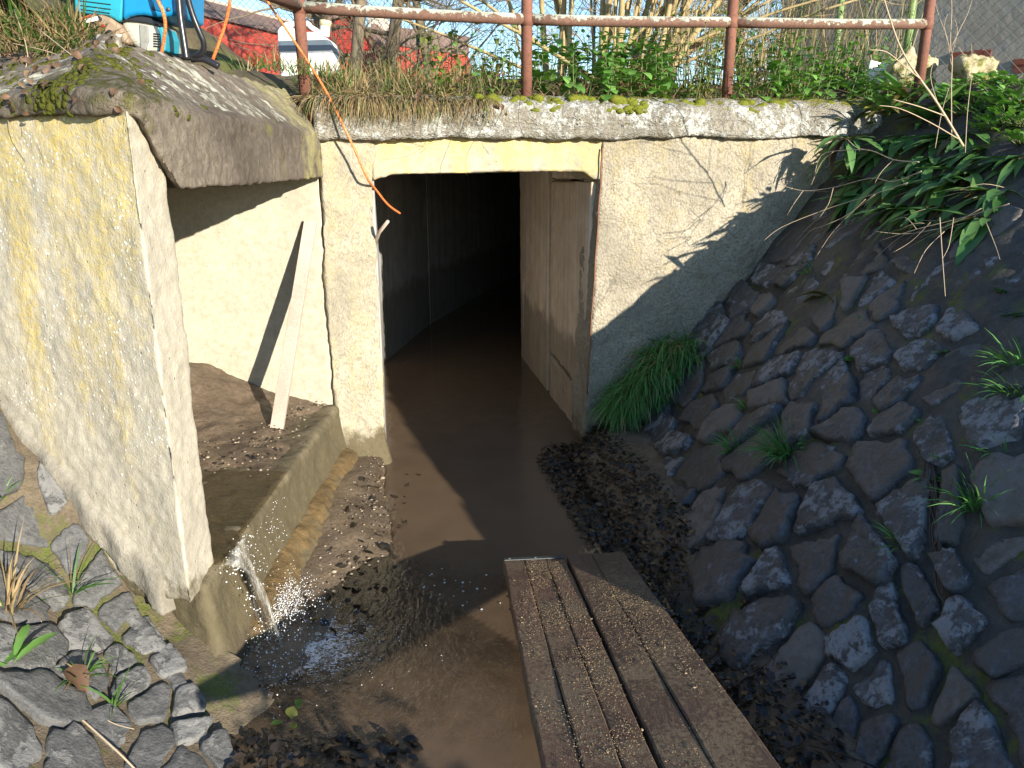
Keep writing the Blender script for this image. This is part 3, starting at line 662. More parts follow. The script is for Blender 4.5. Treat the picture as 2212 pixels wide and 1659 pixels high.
# the mortar fillet along the foot of the wing wall
rings = []
for i in range(25):
    k = .01 + 1.05 * i / 24; q = wing_at(352 - 352 * i / 24 * 1.0, 1252 - 382 * i / 24) if i < 25 else None
    w = .018 + .005 * math.sin(i * 1.3); z = q.z
    p = q - WN * .0
    rings.append([p + WN * .03 - Vector((0, 0, .12)) - WC, p - WN * w - Vector((0, 0, .12)) - WC, p - WN * w + Vector((0, 0, -.02)) - WC, p - WN * (w * .45) + Vector((0, 0, .01)) - WC, p + Vector((0, 0, .03)) + WN * .03 - WC])
rough('mortar_fillet', Acc().loft(rings), M_mort, wing, .009, .004, 10, .002, 45)

# ================================================================== WATER
def water_mat():
    m = Mat('stream_water'); t = m.t
    at_ = m.n('ShaderNodeAttribute'); at_.attribute_name = 'depth'; dep = at_.outputs['Fac']
    at2 = m.n('ShaderNodeAttribute'); at2.attribute_name = 'churn'; ch = at2.outputs['Fac']
    at3 = m.n('ShaderNodeAttribute'); at3.attribute_name = 'foam'; n = m.noise(5, 5, .6); col = m.mix(n, (.125, .084, .053), (.175, .122, .078))
    fo = m.math('ADD', m.math('MULTIPLY', at3.outputs['Fac'], 1.0), m.math('MULTIPLY', m.math('SUBTRACT', m.noise(44, 6, .75, m.map(scale=(1, 1.3, 1), rot=(0, 0, .6)), 2.0), .5), 3.4)); fo = m.math('MULTIPLY', m.ramp(fo, (.62, 0.0), (.85, 1.0)), m.ramp(at3.outputs['Fac'], (.03, 0.0), (.35, 1.0)))
    col = m.mix(fo, col, (.70, .71, .71))
    diff = m.n('ShaderNodeBsdfDiffuse'); m.put(diff.inputs[0], col)
    tr = m.n('ShaderNodeBsdfTransparent'); m.put(tr.inputs[0], (.82, .72, .58))
    op = m.math('SUBTRACT', 1.0, m.math('POWER', 2.718, m.math('MULTIPLY', dep, -17.0)))
    op = m.math('MAXIMUM', m.math('MULTIPLY', op, .96), m.math('MULTIPLY', fo, .9))
    body = m.n('ShaderNodeMixShader'); m.put(body.inputs[0], op); m.put(body.inputs[1], tr.outputs[0]); m.put(body.inputs[2], diff.outputs[0])
    rip = m.math('MULTIPLY', m.noise(42, 3, .55, m.map(scale=(1, .55, 1), rot=(0, 0, .5)), .8), m.math('ADD', .15, m.math('MULTIPLY', ch, 1.0)))
    rip = m.math('ADD', rip, m.math('MULTIPLY', m.noise(7, 3, .5), .18))
    nb = m.bump(rip, .5, .012)
    gl = m.n('ShaderNodeBsdfGlossy'); m.put(gl.inputs[0], (1, 1, 1)); gl.inputs['Roughness'].default_value = .03; m.put(gl.inputs['Normal'], nb)
    fr = m.n('ShaderNodeFresnel'); fr.inputs[0].default_value = 1.33; m.put(fr.inputs['Normal'], nb)
    s = m.n('ShaderNodeMixShader'); m.put(s.inputs[0], fr.outputs[0]); m.put(s.inputs[1], body.outputs[0]); m.put(s.inputs[2], gl.outputs[0])
    t.links.new(s.outputs[0], m.out.inputs[0]); return m.m
M_water = water_mat()
IMP = onz(575, 1385, 0)                                                 # where the jet lands
def water(name, x0, x1, y0, y1, st, mask, level=0.0):
    xs = np.arange(x0, x1 + st, st); ys = np.arange(y0, y1 + st, st); X, Y = np.meshgrid(xs, ys, indexing='ij')
    d = np.hypot(X - IMP.x, Y - IMP.y)
    flow = np.exp(-(d / .45) ** 2) + .55 * np.exp(-((Y - 2.0 - .15 * (X + .5)) / .42) ** 2) * sstep(-X, -.25, .3) + .35 * sstep(2.6 - Y, 0, .6)
    churn = np.clip(flow, 0, 1) * (Y < 3.2)
    P = np.stack([X.ravel(), Y.ravel(), 0 * X.ravel()], 1)
    Z = level + (.0012 * fbm(P, 5, 3)).reshape(X.shape) + churn * (.0022 * fbm(P * np.array([1.0, .7, 1]), 22, 3)).reshape(X.shape) + .006 * np.exp(-(d / .16) ** 2) * np.sin(d * 95)
    M = mask(X, Y); me = grid_mesh(name, X, Y, Z, M)
    co = np.empty(len(me.vertices) * 3); me.vertices.foreach_get('co', co); co = co.reshape(-1, 3)
    b = bed(co[:, 0], co[:, 1]); b = np.where(co[:, 1] > 5.9, -.14, b) + .007 * fbm(np.stack([co[:, 0], co[:, 1], 0 * co[:, 0]], 1), 14, 5)
    a = me.attributes.new('depth', 'FLOAT', 'POINT'); a.data.foreach_set('value', np.clip(co[:, 2] - b, 0, 1).astype(np.float32))
    dd = np.hypot(co[:, 0] - IMP.x, co[:, 1] - IMP.y)
    fl = np.exp(-(dd / .45) ** 2) + .55 * np.exp(-((co[:, 1] - 2.0 - .15 * (co[:, 0] + .5)) / .42) ** 2) * sstep(-co[:, 0], -.25, .3) + .35 * sstep(2.6 - co[:, 1], 0, .6)
    a = me.attributes.new('churn', 'FLOAT', 'POINT'); a.data.foreach_set('value', (np.clip(fl, 0, 1) * (co[:, 1] < 3.2)).astype(np.float32))
    a = me.attributes.new('foam', 'FLOAT', 'POINT'); ex = (co[:, 0] - IMP.x - .06) / 1.5; ey = co[:, 1] - IMP.y + .02; a.data.foreach_set('value', np.exp(-(np.hypot(ex, ey) / .21) ** 2).astype(np.float32))
    return prop(mesh_obj(name, me, M_water), kind='structure')
wat = water('stream_water', -1.0, .95, -2.4, 14.0, .02, lambda X, Y: (Y < 4.0) | ((X > -1.15) & (X < 2.6)))
# thin film of water running over the near end of the sill
m = Mat('water_film'); m.set((.10, .085, .05), .06, m.bump(m.noise(55, 3, .6, m.map(scale=(.5, 1, 1))), .6, .01), .5); m.b.inputs['IOR'].default_value = 1.33
fm = m.n('ShaderNodeMixShader'); tr = m.n('ShaderNodeBsdfTransparent'); m.put(tr.inputs[0], (.75, .66, .5)); fm.inputs[0].default_value = .4
m.t.links.new(tr.outputs[0], fm.inputs[1]); m.t.links.new(m.b.outputs[0], fm.inputs[2]); m.t.links.new(fm.outputs[0], m.out.inputs[0]); M_film = m.m
xs = np.arange(-1.6, -.875, .012); ys = np.arange(2.08, 2.82, .012); X, Y = np.meshgrid(xs, ys, indexing='ij')
P = np.stack([X.ravel(), Y.ravel(), 0 * X.ravel()], 1)
prop(mesh_obj('inlet_water', grid_mesh('inlet_water', X, Y, .338 + (.004 * fbm(P, 22, 3)).reshape(X.shape)), M_film), kind='structure')
# the jet that spills over the lip, its spray and foam
m = Mat('falling_water'); x, y, z = m.sep(); m.b.inputs['IOR'].default_value = 1.33
m.set((.62, .62, .58), .06, m.bump(m.noise(60, 3, .6, m.map(scale=(1, 1, .25))), .8, .01), .6)
fm = m.n('ShaderNodeMixShader'); tr = m.n('ShaderNodeBsdfTransparent'); m.put(tr.inputs[0], (.93, .9, .84))
m.put(fm.inputs[0], m.ramp(m.noise(50, 4, .7, m.map(scale=(1.5, 1.5, .22))), (.45, .08), (.75, .6))); m.t.links.new(tr.outputs[0], fm.inputs[1]); m.t.links.new(m.b.outputs[0], fm.inputs[2]); m.t.links.new(fm.outputs[0], m.out.inputs[0]); M_jet = m.m
J0 = Vector((-.868, 2.08, .332)); J1 = Vector((-.868, 2.25, .332)); fall = []
a = Acc(); ns, nk = 16, 13
V = []
for i in range(ns):
    u = i / (ns - 1)
    for k in range(nk):
        w = k / (nk - 1); s = J0.lerp(J1, w); T = Vector((IMP.x + .08 - .14 * w, IMP.y + .11 * (w - .5) * 1.0, .0))
        zz = .335 * (1 - u ** 1.9) + .01 * math.sin(w * math.pi); th = .008 * math.sin(w * 17 + u * 4) + .006 * math.sin(w * 31 - u * 9)
        V.append(Vector((s.x + (T.x - s.x) * u ** .85 + th, s.y + (T.y - s.y) * u, zz + th)))
F = [(i * nk + k, i * nk + k + 1, (i + 1) * nk + k + 1, (i + 1) * nk + k) for i in range(ns - 1) for k in range(nk - 1)]
o = a.add(V, F).obj('waterfall', M_jet, None, True, fix=False); sm = o.modifiers.new('s', 'SOLIDIFY'); sm.thickness = .007
prop(o, kind='structure')
ico = bmesh.new(); bmesh.ops.create_icosphere(ico, subdivisions=1, radius=1.0)
IV = np.array([tuple(v.co) for v in ico.verts]); IF = [tuple(v.index for v in f.verts) for f in ico.faces]; ico.free()
M_drop = Mat('spray'); M_drop = M_drop.set((.80, .82, .84), .05, spec=.8)
M_foam = Mat('foam'); M_foam = M_foam.set((.50, .50, .48), .25, spec=.5)
a = Acc()
for _ in range(900):
    ang = rng.uniform(0, 2 * math.pi); rad = abs(rng.normal(0, .11)); zz = abs(rng.normal(0, .036)) * math.exp(-rad / .2)
    c = (IMP.x + .01 + rad * math.cos(ang) * .9, IMP.y + .03 + rad * math.sin(ang) * 1.5, zz + .004); s = rng.uniform(.0007, .0026)
    a.add(IV * s * (1, 1, rng.uniform(.8, 1.6)) + c, IF)
for _ in range(170):
    u = rng.uniform(0, 1); s0 = J0.lerp(J1, rng.uniform(-.3, 1.3)); c = (s0.x + (IMP.x - s0.x) * u + rng.normal(0, .015), s0.y + (IMP.y - s0.y) * u + rng.normal(0, .012), .335 * (1 - u ** 1.9) + rng.normal(0, .012)); a.add(IV * rng.uniform(.0012, .003) + c, IF)
for _ in range(130):
    c = (-.866 + rng.uniform(0, .03), rng.uniform(2.2, 2.62), rng.uniform(.05, .33)); a.add(IV * rng.uniform(.0008, .002) + c, IF)
for _ in range(800):
    c = (-.79 + abs(rng.normal(0, .055)), 2.29 + rng.normal(0, .06), .06 + abs(rng.normal(0, .04))); a.add(IV * rng.uniform(.0005, .0019) + c, IF)
prop(a.obj('water_spray', M_drop, None, True, fix=False), kind='stuff')
a = Acc()
for _ in range(1100):
    ang = rng.uniform(-math.pi, math.pi); rad = abs(rng.normal(0, .13)); c = (IMP.x + .02 + rad * math.cos(ang) * 1.5 + .05, IMP.y - .03 + rad * math.sin(ang) * .9, .004); s = rng.uniform(.0008, .003)
    a.add(IV * (s, s, s * .45) + c, IF)
for _ in range(45):
    c = (rng.normal(-.05, .2), rng.normal(2.5, .07), .003); s = rng.uniform(.002, .006); a.add(IV * (s, s, s * .5) + c, IF)
prop(a.obj('foam', M_foam, None, True, fix=False), kind='stuff')

# ================================================================== PLANKS, BATTEN, STICK, CORDS
def wood(name, dark, light, sc=26, rot=.1, dust=0.0, rough_=.7, bumpv=.6):
    m = Mat(name); rd = m.rand()
    off = m.n('ShaderNodeCombineXYZ'); m.put(off.inputs[0], m.math('MULTIPLY', rd, 7.0)); av = m.n('ShaderNodeVectorMath', operation='ADD'); m.put(av.inputs[0], m.pos); m.put(av.inputs[1], off.outputs[0])
    v = m.map(av.outputs[0], scale=(sc, 1.2, sc), rot=(0, 0, rot)); g = m.noise(3.2, 8, .7, v, .6); g2 = m.noise(9, 4, .6, v)
    c = m.mix(m.ramp(g, (.3, 0.0), (.7, 1.0)), dark, light); c = m.mix(m.math('MULTIPLY', m.ramp(g2, (.55, 0.0), (.75, 1.0)), .6), c, tuple(x * .35 for x in dark))
    c = m.mix(m.ramp(m.noise(5, 5, .6), (.35, 0.0), (.7, .55)), c, tuple(x * .55 for x in dark)); r = rough_
    h = m.math('ADD', g, m.math('MULTIPLY', g2, .5))
    if dust:
        f = m.math('ADD', m.math('MULTIPLY', m.noise(4, 4, .6, m.map(loc=(2, 0, 0))), .55), m.math('MULTIPLY', m.noise(75, 5, .75), .62))
        f = m.ramp(f, (.60 - .05 * dust, 0.0), (.66 - .04 * dust, 1.0)); c = m.mix(m.math('MULTIPLY', f, .8), c, m.mix(m.noise(160, 2), (.15, .105, .06), (.30, .215, .125))); h = m.math('ADD', h, m.math('MULTIPLY', f, .8))
    return m.set(c, r, m.bump(h, bumpv, .006), .35)
M_plank = wood('plank_wood', (.130, .070, .042), (.26, .150, .095), dust=.8)
M_plank2 = wood('plank_wood_dark', (.095, .057, .036), (.19, .118, .076), dust=.55)
M_batten = wood('batten_wood', (.42, .325, .26), (.62, .51, .42), sc=40, rot=0, bumpv=.2)
M_steel = plain('galvanised_steel', (.11, .12, .12), .55, .4, .3, .6)
def plank(label, fl, fr, nl, nr, splits, mat, far_z=.10, near_z=.36, th=.042, strip=False):
    FLp, FRp, NLp, NRp = onz(*fl, far_z), onz(*fr, far_z), onz(*nl, near_z), onz(*nr, near_z)
    ext = 1.55; NLp = FLp + (NLp - FLp) * ext; NRp = FRp + (NRp - FRp) * ext
    w = ((FRp - FLp).length); ax = ((NLp + NRp) / 2 - (FLp + FRp) / 2); Ln = ax.length; ax.normalize()
    sd = (FRp - FLp); wn = (NRp - NLp).length / 1.0
    root = empty('scaffold_plank', (FLp + FRp) / 2, label, 'plank', 'planks laid down into the stream'); O = (FLp + FRp) / 2
    for k in range(len(splits) - 1):
        a0, a1 = splits[k], splits[k + 1]; rings = []; jg = random.uniform(-.004, .004)
        for i in range(28):
            u = i / 27; L = FLp.lerp(NLp, u); Rr = FRp.lerp(NRp, u)
            wb = .0012 * math.sin(u * 23 + k * 2) + .0010 * math.sin(u * 57 + k)
            g = .0013 if k else 0; g2 = .0013 if k < len(splits) - 2 else 0
            d = (Rr - L).normalized(); p = L.lerp(Rr, a0) + d * (g + wb * (1 if k == 0 else .6)); q = L.lerp(Rr, a1) - d * (g2 - wb * .6)
            up = Vector((0, 0, 1)); n = d.cross(ax).normalized(); n = n if n.z > 0 else -n
            e = .004; zz = n * (.0015 * math.sin(u * 9 + k * 3))
            rings.append([p - O - n * th, p - O - n * e + zz, p - O + d * e + zz, q - O - d * e + zz, q - O - n * e + zz, q - O - n * th])
        Acc().loft(rings).obj('board', mat, root, False)
    if strip:
        n = sd.cross(ax).normalized(); n = n if n.z > 0 else -n; d = sd.normalized()
        b = FLp - ax * .006 + d * .004 - O; a = Acc()
        a.prism([b + n * .002, b + sd - d * .008 + n * .002, b + sd - d * .008 + ax * .026 + n * .002, b + ax * .026 + n * .002], n * .003)
        a.prism([b + n * .004 , b + sd - d * .008 + n * .004, b + sd - d * .008 - n * .04, b - n * .04], -ax * .003)
        a.obj('end_strip', M_steel, root)
        for u in (.08, .5, .9):
            c = b + sd * u + ax * .013 + n * .005; Acc().tube([c, c + n * .003], .006, 10).obj('rivet', M_steel, root)
    return root, (FLp, FRp, NLp, NRp)
_, Q1 = plank('brown three-board plank with a steel end strip, the left of the pair over the stream', (1087, 1209), (1219, 1203), (1176, 1659), (1424, 1659), [0, .335, .69, 1], M_plank, strip=True)
_, Q2 = plank('wider brown plank without end strip, nearest the dark stone bank', (1224, 1199), (1347, 1192), (1434, 1659), (1690, 1659), [0, .43, 1], M_plank2, far_z=.105, near_z=.36)
# sawdust and wood chips lying on the planks
M_chip = Mat('sawdust'); M_chip = M_chip.set(M_chip.mix(M_chip.isl(), (.14, .095, .052), (.36, .26, .145)), .9)
a = Acc(); cub = np.array([(-1, -1, 0), (1, -1, 0), (1, 1, 0), (-1, 1, 0), (-.7, -.8, 1), (.8, -.7, 1), (.7, .8, 1), (-.8, .7, 1)]); cf = [(4, 5, 6, 7), (0, 1, 5, 4), (1, 2, 6, 5), (2, 3, 7, 6), (3, 0, 4, 7)]
for Q, N in ((Q1, 8000), (Q2, 7500)):
    UW = np.stack([rng.uniform(.01, .95, N), rng.beta(1.6, 1.4, N)], 1); PX = np.array([tuple(Q[0].lerp(Q[2], u).lerp(Q[1].lerp(Q[3], u), w)) for u, w in UW]); NZ = vnoise(PX * (9, 5, 0) + 3) + .6 * vnoise(PX * (30, 20, 0) + 9)
    for _ in range(N):
        u, w = UW[_]
        if Q is Q2 and u < .10: continue
        p = Q[0].lerp(Q[2], u).lerp(Q[1].lerp(Q[3], u), w)
        if NZ[_] < -.15 + .5 * (random.random() - .5): continue
        big = rng.random() < .010; s = rng.uniform(.0014, .0030) if big else rng.uniform(.0004, .0011); an = rng.uniform(0, 6.28); c_, s_ = math.cos(an), math.sin(an)
        q = cub * (s * rng.uniform(.8, 2.0), s * .8, s * rng.uniform(.5, 1.2)); q = np.stack([q[:, 0] * c_ - q[:, 1] * s_, q[:, 0] * s_ + q[:, 1] * c_, q[:, 2]], 1)
        a.add(q + (p.x, p.y, p.z + .0014), cf)
prop(a.obj('sawdust', M_chip, None, False, fix=False), kind='stuff')

# batten leaning in the inlet
b0 = onz(598, 926, .345); b1 = at(671, 480, 3.685); d = (b1 - b0).normalized(); sx = Vector((1, 0, 0)) - d * d.x; sx.normalize(); nn = sx.cross(d).normalized()
o = Acc().prism([Vector(v) - b0 for v in (b0 - sx * .029 - nn * .012, b0 + sx * .029 - nn * .012, b0 + sx * .029 + nn * .012, b0 - sx * .029 + nn * .012)], (b1 - b0) * 1.005).obj('batten', M_batten)
o.location = b0; bevel(o, .002, 2); prop(o, 'pale wooden batten leaning against the sunlit back wall of the side inlet', 'batten')
s0 = wpt(*[wl(802, 527)[0], .04, wl(802, 527)[1]]); s1 = at(838, 478, 3.62)
o = Acc().tube([(0, 0, 0), Vector((.025, -.01, .0)), (s1 - s0) * .5, s1 - s0], [.008, .009, .009, .008], 8).obj('stick', M_batten, None, True); o.location = s0; prop(o, 'short pale stick poking out of the tunnel mouth edge', 'stick')
M_cord = Mat('orange_cord'); M_cord = M_cord.set(M_cord.mix(M_cord.ramp(M_cord.noise(220, 2), (.4, 0.0), (.6, 1.0)), (.62, .10, .02), (.95, .30, .09)), .6)
M_cord2 = Mat('red_cord'); M_cord2 = M_cord2.set((.40, .05, .03), .6)
def spline(pts, n=8):
    pts = [Vector(p) for p in pts]; out = []
    for i in range(len(pts) - 1):
        p0, p1, p2, p3 = pts[max(i - 1, 0)], pts[i], pts[i + 1], pts[min(i + 2, len(pts) - 1)]
        for k in range(n):
            t = k / n; out.append(.5 * ((2 * p1) + (p2 - p0) * t + (2 * p0 - 5 * p1 + 4 * p2 - p3) * t * t + (3 * p1 - p0 - 3 * p2 + p3) * t ** 3))
    return out + [pts[-1]]
def cord(name, label, pix, r, mat, cat='cord', n=7):
    P = spline([at(px, py, Y) for px, py, Y in pix]); O = P[-1]; o = Acc().tube([p - O for p in P], r, n).obj(name, mat, None, True); o.location = O; return prop(o, label, cat)
cord('orange_cord', 'orange cord hanging from the railing over the slab into the tunnel mouth', [(560, -60, 3.85), (577, 0, 3.84), (608, 48, 3.80), (655, 118, 3.76), (700, 190, 3.66), (735, 258, 3.60), (770, 332, 3.62), (794, 386, 3.66), (812, 410, 3.8), (838, 442, 3.95), (864, 461, 4.1)], .0055, M_cord)
cord('orange_cord', 'orange cord hanging right of the black tube frame', [(500, -60, 2.95), (497, 0, 2.98), (487, 50, 3.02), (470, 100, 3.05), (455, 141, 3.08)], .006, M_cord)
cord('orange_cord', 'orange starter cord hanging in front of the blue machine', [(330, -40, 2.86), (341, 0, 2.86), (352, 25, 2.86), (357, 60, 2.88), (349, 116, 2.92)], .006, M_cord)

# ================================================================== BLUE MACHINE ON THE COPING
M_teal = plain('blue_paint', (.006, .19, .40), .35, .5, .2, 0, 9); M_teal2 = plain('light_blue_plastic', (.018, .27, .36), .4, .5, .2, 0, 9)
M_eng = plain('engine_casting', (.50, .49, .42), .5, .4, .3, .3, 14); M_blk = plain('black_steel_tube', (.018, .018, .02), .28, .6, .2); M_brn = plain('burnt_shield', (.30, .22, .15), .6, .4, .5, .2, 30)
M_red = plain('red_label', (.55, .02, .02), .5); M_white = plain('white_label', (.78, .77, .74), .5, .4, .05)
mach = empty('engine_unit', at(270, 120, 3.0), 'bright blue petrol engine unit with black tube frame on the coping', 'machine'); MO = at(270, 120, 3.0)
def mz(zx, zy, Y): return at(135.5 + zx * .1716, zy * .1716, Y) - MO
def mpoly(name, pts, Y, dep, mat, bv=.006):
    o = Acc().prism([mz(x, y, Y) for x, y in pts], (0, dep, 0)).obj(name, mat, mach); bevel(o, bv, 3); return o
mpoly('side_cover', [(130, -320), (145, 140), (270, 168), (420, 175), (560, 198), (640, 235), (690, 272), (735, 255), (760, 0), (750, -320)], 2.93, .24, M_teal2, .012)
mpoly('front_cover', [(745, -320), (745, 250), (830, 208), (920, 190), (1010, 186), (1130, 208), (1290, 210), (1440, 180), (1440, -320)], 2.92, .25, M_teal, .012)
for k, (y0, x0, x1) in enumerate(((0, 190, 600), (60, 215, 600), (110, 225, 590))): mpoly('cover_groove', [(x0, y0), (x1, y0 + 50), (x1, y0 + 60), (x0, y0 + 10)], 2.926, .01, M_blk, .001)
mpoly('cover_recess', [(1130, -60), (1240, -20), (1250, 150), (1140, 120)], 2.916, .01, plain('dark_blue', (.004, .10, .22), .4), .002)
for (x, y) in ((1335, 118), (1150, 108)): c = mz(x, y, 2.92); Acc().tube([c, c + Vector((0, -.006, 0))], .0065, 12).obj('bolt', M_steel, mach, True)
mpoly('recoil_housing', [(700, 275), (830, 232), (920, 205), (1000, 200), (1100, 225), (1190, 280), (1230, 330), (1250, 420), (1255, 560), (1240, 665), (1060, 670), (950, 620), (880, 570), (820, 480), (770, 390)], 2.95, .2, M_eng, .02)
mpoly('starter_shroud', [(700, 272), (830, 210), (920, 192), (1005, 190), (1105, 215), (1195, 275), (1235, 330), (1080, 300), (960, 280), (800, 262)], 2.94, .05, M_blk, .004)
mpoly('housing_band', [(960, 300), (1070, 330), (1085, 500), (1040, 640), (975, 600)], 2.944, .01, plain('grey_dirt', (.22, .22, .20), .6, .3, .5, 0, 60), .003)
for k in range(6): mpoly('louvre', [(1140, 415 + k * 31), (1215, 422 + k * 31), (1213, 436 + k * 31), (1137, 430 + k * 31)], 2.945, .01, M_blk, .001)
mpoly('side_panel', [(1190, 330), (1245, 330), (1300, 470), (1290, 640), (1230, 660), (1200, 640)], 2.953, .12, M_teal2, .006)
mpoly('heat_shield', [(240, 205), (330, 170), (480, 178), (600, 215), (700, 300), (790, 420), (840, 560), (760, 545), (640, 500), (500, 420), (380, 320)], 2.93, .15, M_brn, .012)
mpoly('label_plate', [(210, 230), (440, 190), (490, 230), (470, 290), (300, 310)], 2.925, .02, M_blk, .004); mpoly('label', [(235, 245), (430, 203), (450, 255), (290, 290)], 2.92, .004, M_white, .001); mpoly('label', [(225, 225), (355, 185), (360, 210), (232, 245)], 2.918, .004, M_red, .001)
mpoly('fuel_tap', [(500, 380), (600, 365), (625, 440), (540, 470)], 2.92, .04, M_blk, .008); mpoly('fuel_tap_lever', [(440, 330), (500, 290), (515, 330), (460, 350)], 2.92, .02, M_red, .003)
def mtube(name, pts, Y, r): Acc().tube(spline([mz(x, y, Y + k * dy) for k, (x, y) in enumerate(pts)]), r, 12).obj(name, M_blk, mach, True)
dy = 0.0
mtube('frame_tube', [(1440, -320), (1455, -100), (1480, 200), (1520, 480), (1560, 740)], 2.89, .0115)
dy = .01; mtube('frame_tube', [(1520, -320), (1560, -80), (1630, 170), (1720, 400), (1775, 540), (1765, 640), (1700, 695), (1590, 715)], 2.93, .0105)
dy = .0; mtube('frame_foot', [(1380, 712), (1480, 715), (1590, 725), (1700, 700)], 3.0, .010); mtube('frame_foot', [(1620, 740), (1760, 740), (1860, 780), (1960, 835)], 3.0, .013)

# ================================================================== RAILING
M_rail = Mat('rusty_pipe'); m = M_rail; nx, ny, nz = m.sep(m.nrm)
c = m.mix(m.noise(9, 7, .7), (.11, .058, .040), (.22, .115, .078)); c = m.mix(m.ramp(m.noise(60, 4, .7), (.45, 0.0), (.6, .7)), c, (.10, .06, .045))
f = m.math('ADD', m.math('MULTIPLY', nz, .20), m.math('MULTIPLY', m.noise(24, 7, .8), 1.2)); f = m.ramp(f, (.64, 0.0), (.70, 1.0))
c = m.mix(f, c, m.mix(m.noise(70, 3), (.27, .29, .21), (.48, .50, .40))); M_rail = m.set(c, .8, m.bump(m.math('ADD', m.noise(90, 4), f), .5, .004), .3)
M_post = Mat('rusty_post'); m = M_post; c = m.mix(m.noise(9, 7, .7), (.12, .048, .032), (.28, .12, .08)); c = m.mix(m.ramp(m.noise(60, 4, .7), (.5, 0.0), (.65, .7)), c, (.10, .06, .045)); M_post = m.set(c, .8, m.bump(m.noise(80, 4), .5, .004), .3)
pp = [at(646, 15, 3.9), at(1138, 42, 4.1), at(1581, 48, 4.38), at(2003, 52, 4.62)]
rail = empty('railing', (pp[0].x, pp[0].y, 1.8), 'rusty pipe railing with lichen on its rails above the culvert', 'railing'); RO = Vector((pp[0].x, pp[0].y, 1.8))
end = Vector((-1.50, 1.55, 2.22))
for p in pp + [end]: Acc().tube([Vector((p.x, p.y, 1.74)) - RO, Vector((p.x, p.y, 2.75)) - RO], .0275, 16).obj('post', M_post, rail, True)
for p, q in zip([end] + pp[:-1], pp):
    d = (q - p).normalized() * .02
    for z0, z1 in ((p.z, q.z), (2.72, 2.72)):
        pts = [Vector((p.x, p.y, z0)) + d, Vector((q.x, q.y, z1)) - d]; n = 6
        Acc().tube([pts[0].lerp(pts[1], k / n) + Vector((0, 0, -.004 * math.sin(math.pi * k / n))) - RO for k in range(n + 1)], .0265, 16).obj('rail', M_rail, rail, True)
for p in pp:
    Acc().tube([Vector((p.x, p.y, p.z - .03)) - RO, Vector((p.x, p.y, p.z + .03)) - RO], .031, 16).obj('weld', M_post, rail, True)

# ================================================================== JERRYCAN
M_can = Mat('white_plastic'); m = M_can; M_can = m.set(m.mix(m.ramp(m.noise(18, 6, .7), (.5, 0.0), (.75, .5)), (.80, .78, .72), (.50, .46, .38)), .4, spec=.4)
M_stripe = plain('grey_stripe', (.20, .22, .25), .6)
can = empty('jerrycan', at(657, 140, 4.35), 'white plastic jerrycan with a grey band behind the left railing post', 'jerrycan'); CA = at(657, 140, 4.35)
def cz(x, y, Y=4.28): return at(488 + x * .19608, y * .19608, Y) - CA           # zoom-2 pixels
body = [(560, 340), (575, 300), (620, 275), (700, 268), (720, 300), (760, 345), (830, 352), (910, 345), (960, 350), (1060, 395), (1110, 410), (1150, 460), (1165, 520), (1185, 700), (1180, 880), (600, 880), (585, 600), (565, 470)]
o = Acc().prism([cz(*p) for p in body], (0, .17, 0)).obj('body', M_can, can); bevel(o, .018, 4)
o = Acc().prism([cz(x, y, 4.277) for x, y in ((574, 498), (1164, 492), (1174, 580), (584, 590))], (0, .176, 0)).obj('band', M_stripe, can); bevel(o, .004)
dy = 0; Acc().tube(spline([cz(*p, 4.36) for p in ((640, 330), (650, 285), (720, 265), (820, 262), (900, 262), (940, 300), (1000, 340), (1050, 380))]), .013, 10).obj('handle', M_can, can, True)
c = cz(1090, 400, 4.36); Acc().tube([c, c + Vector((.006, 0, .055))], .025, 16).obj('neck', M_can, can, True)
Acc().tube([c + Vector((.006, 0, .05)), c + Vector((.009, 0, .075))], .03, 16).obj('cap', plain('yellowed_cap', (.62, .52, .30), .5), can, True)

# ================================================================== FENCES, HOUSE, RED BUILDINGS
M_wire = plain('green_wire', (.05, .065, .05), .5, .5, .3); M_gpost = plain('green_post', (.20, .28, .10), .6, .4, .35, 0, 20); M_tpost = plain('teal_post', (.03, .13, .11), .5)
def chain(label, line, z0, z1, posts, pm, r=.0021, pr=.024, pitch=.072):
    O = Vector((*line[0], z0)); root = empty('chain_link_fence', O, label, 'fence'); a = Acc()
    for (x0, y0), (x1, y1) in zip(line[:-1], line[1:]):
        L = math.hypot(x1 - x0, y1 - y0); H = z1 - z0; n = int((L + H) / pitch)
        def P(s, h): return Vector((x0 + (x1 - x0) * s / L, y0 + (y1 - y0) * s / L, z0 + h)) - O
        for k in range(n):
            for sg in (1, -1):
                s0, h0 = k * pitch - (H if sg > 0 else 0), 0.0
                sa, sb = max(0, s0 if sg > 0 else s0 - H), min(L, s0 + H if sg > 0 else s0)
                if sb - sa < .02: continue
                pts = []
                for j in range(int((sb - sa) / .30) + 2):
                    s = sa + (sb - sa) * j / (int((sb - sa) / .30) + 1); h = (s - s0) if sg > 0 else (s0 - s); w = .006 * math.sin(s * 7 + h * 11 + k)
                    pts.append(P(s, h + w))
                a.tube(pts, r, 3, caps=False)
    o = a.obj('wire_mesh', M_wire, root, False, fix=False); o['kind'] = 'stuff'
    for x, y in posts: Acc().tube([Vector((x, y, z0 - .15)) - O, Vector((x, y, z1 + .06)) - O], pr, 12).obj('post', pm, root, True)
    return root
p1 = at(1960, 100, 5.45); p2 = at(1814, 40, 6.5)
chain('green chain link fence in front of the grey house wall at the right', [(p2.x - .05, 8.1), (p2.x, p2.y), (p1.x, p1.y), (4.9, 4.35)], 1.85, 3.0, [(p1.x, p1.y), (p2.x, p2.y), (4.9, 4.35)], M_gpost)
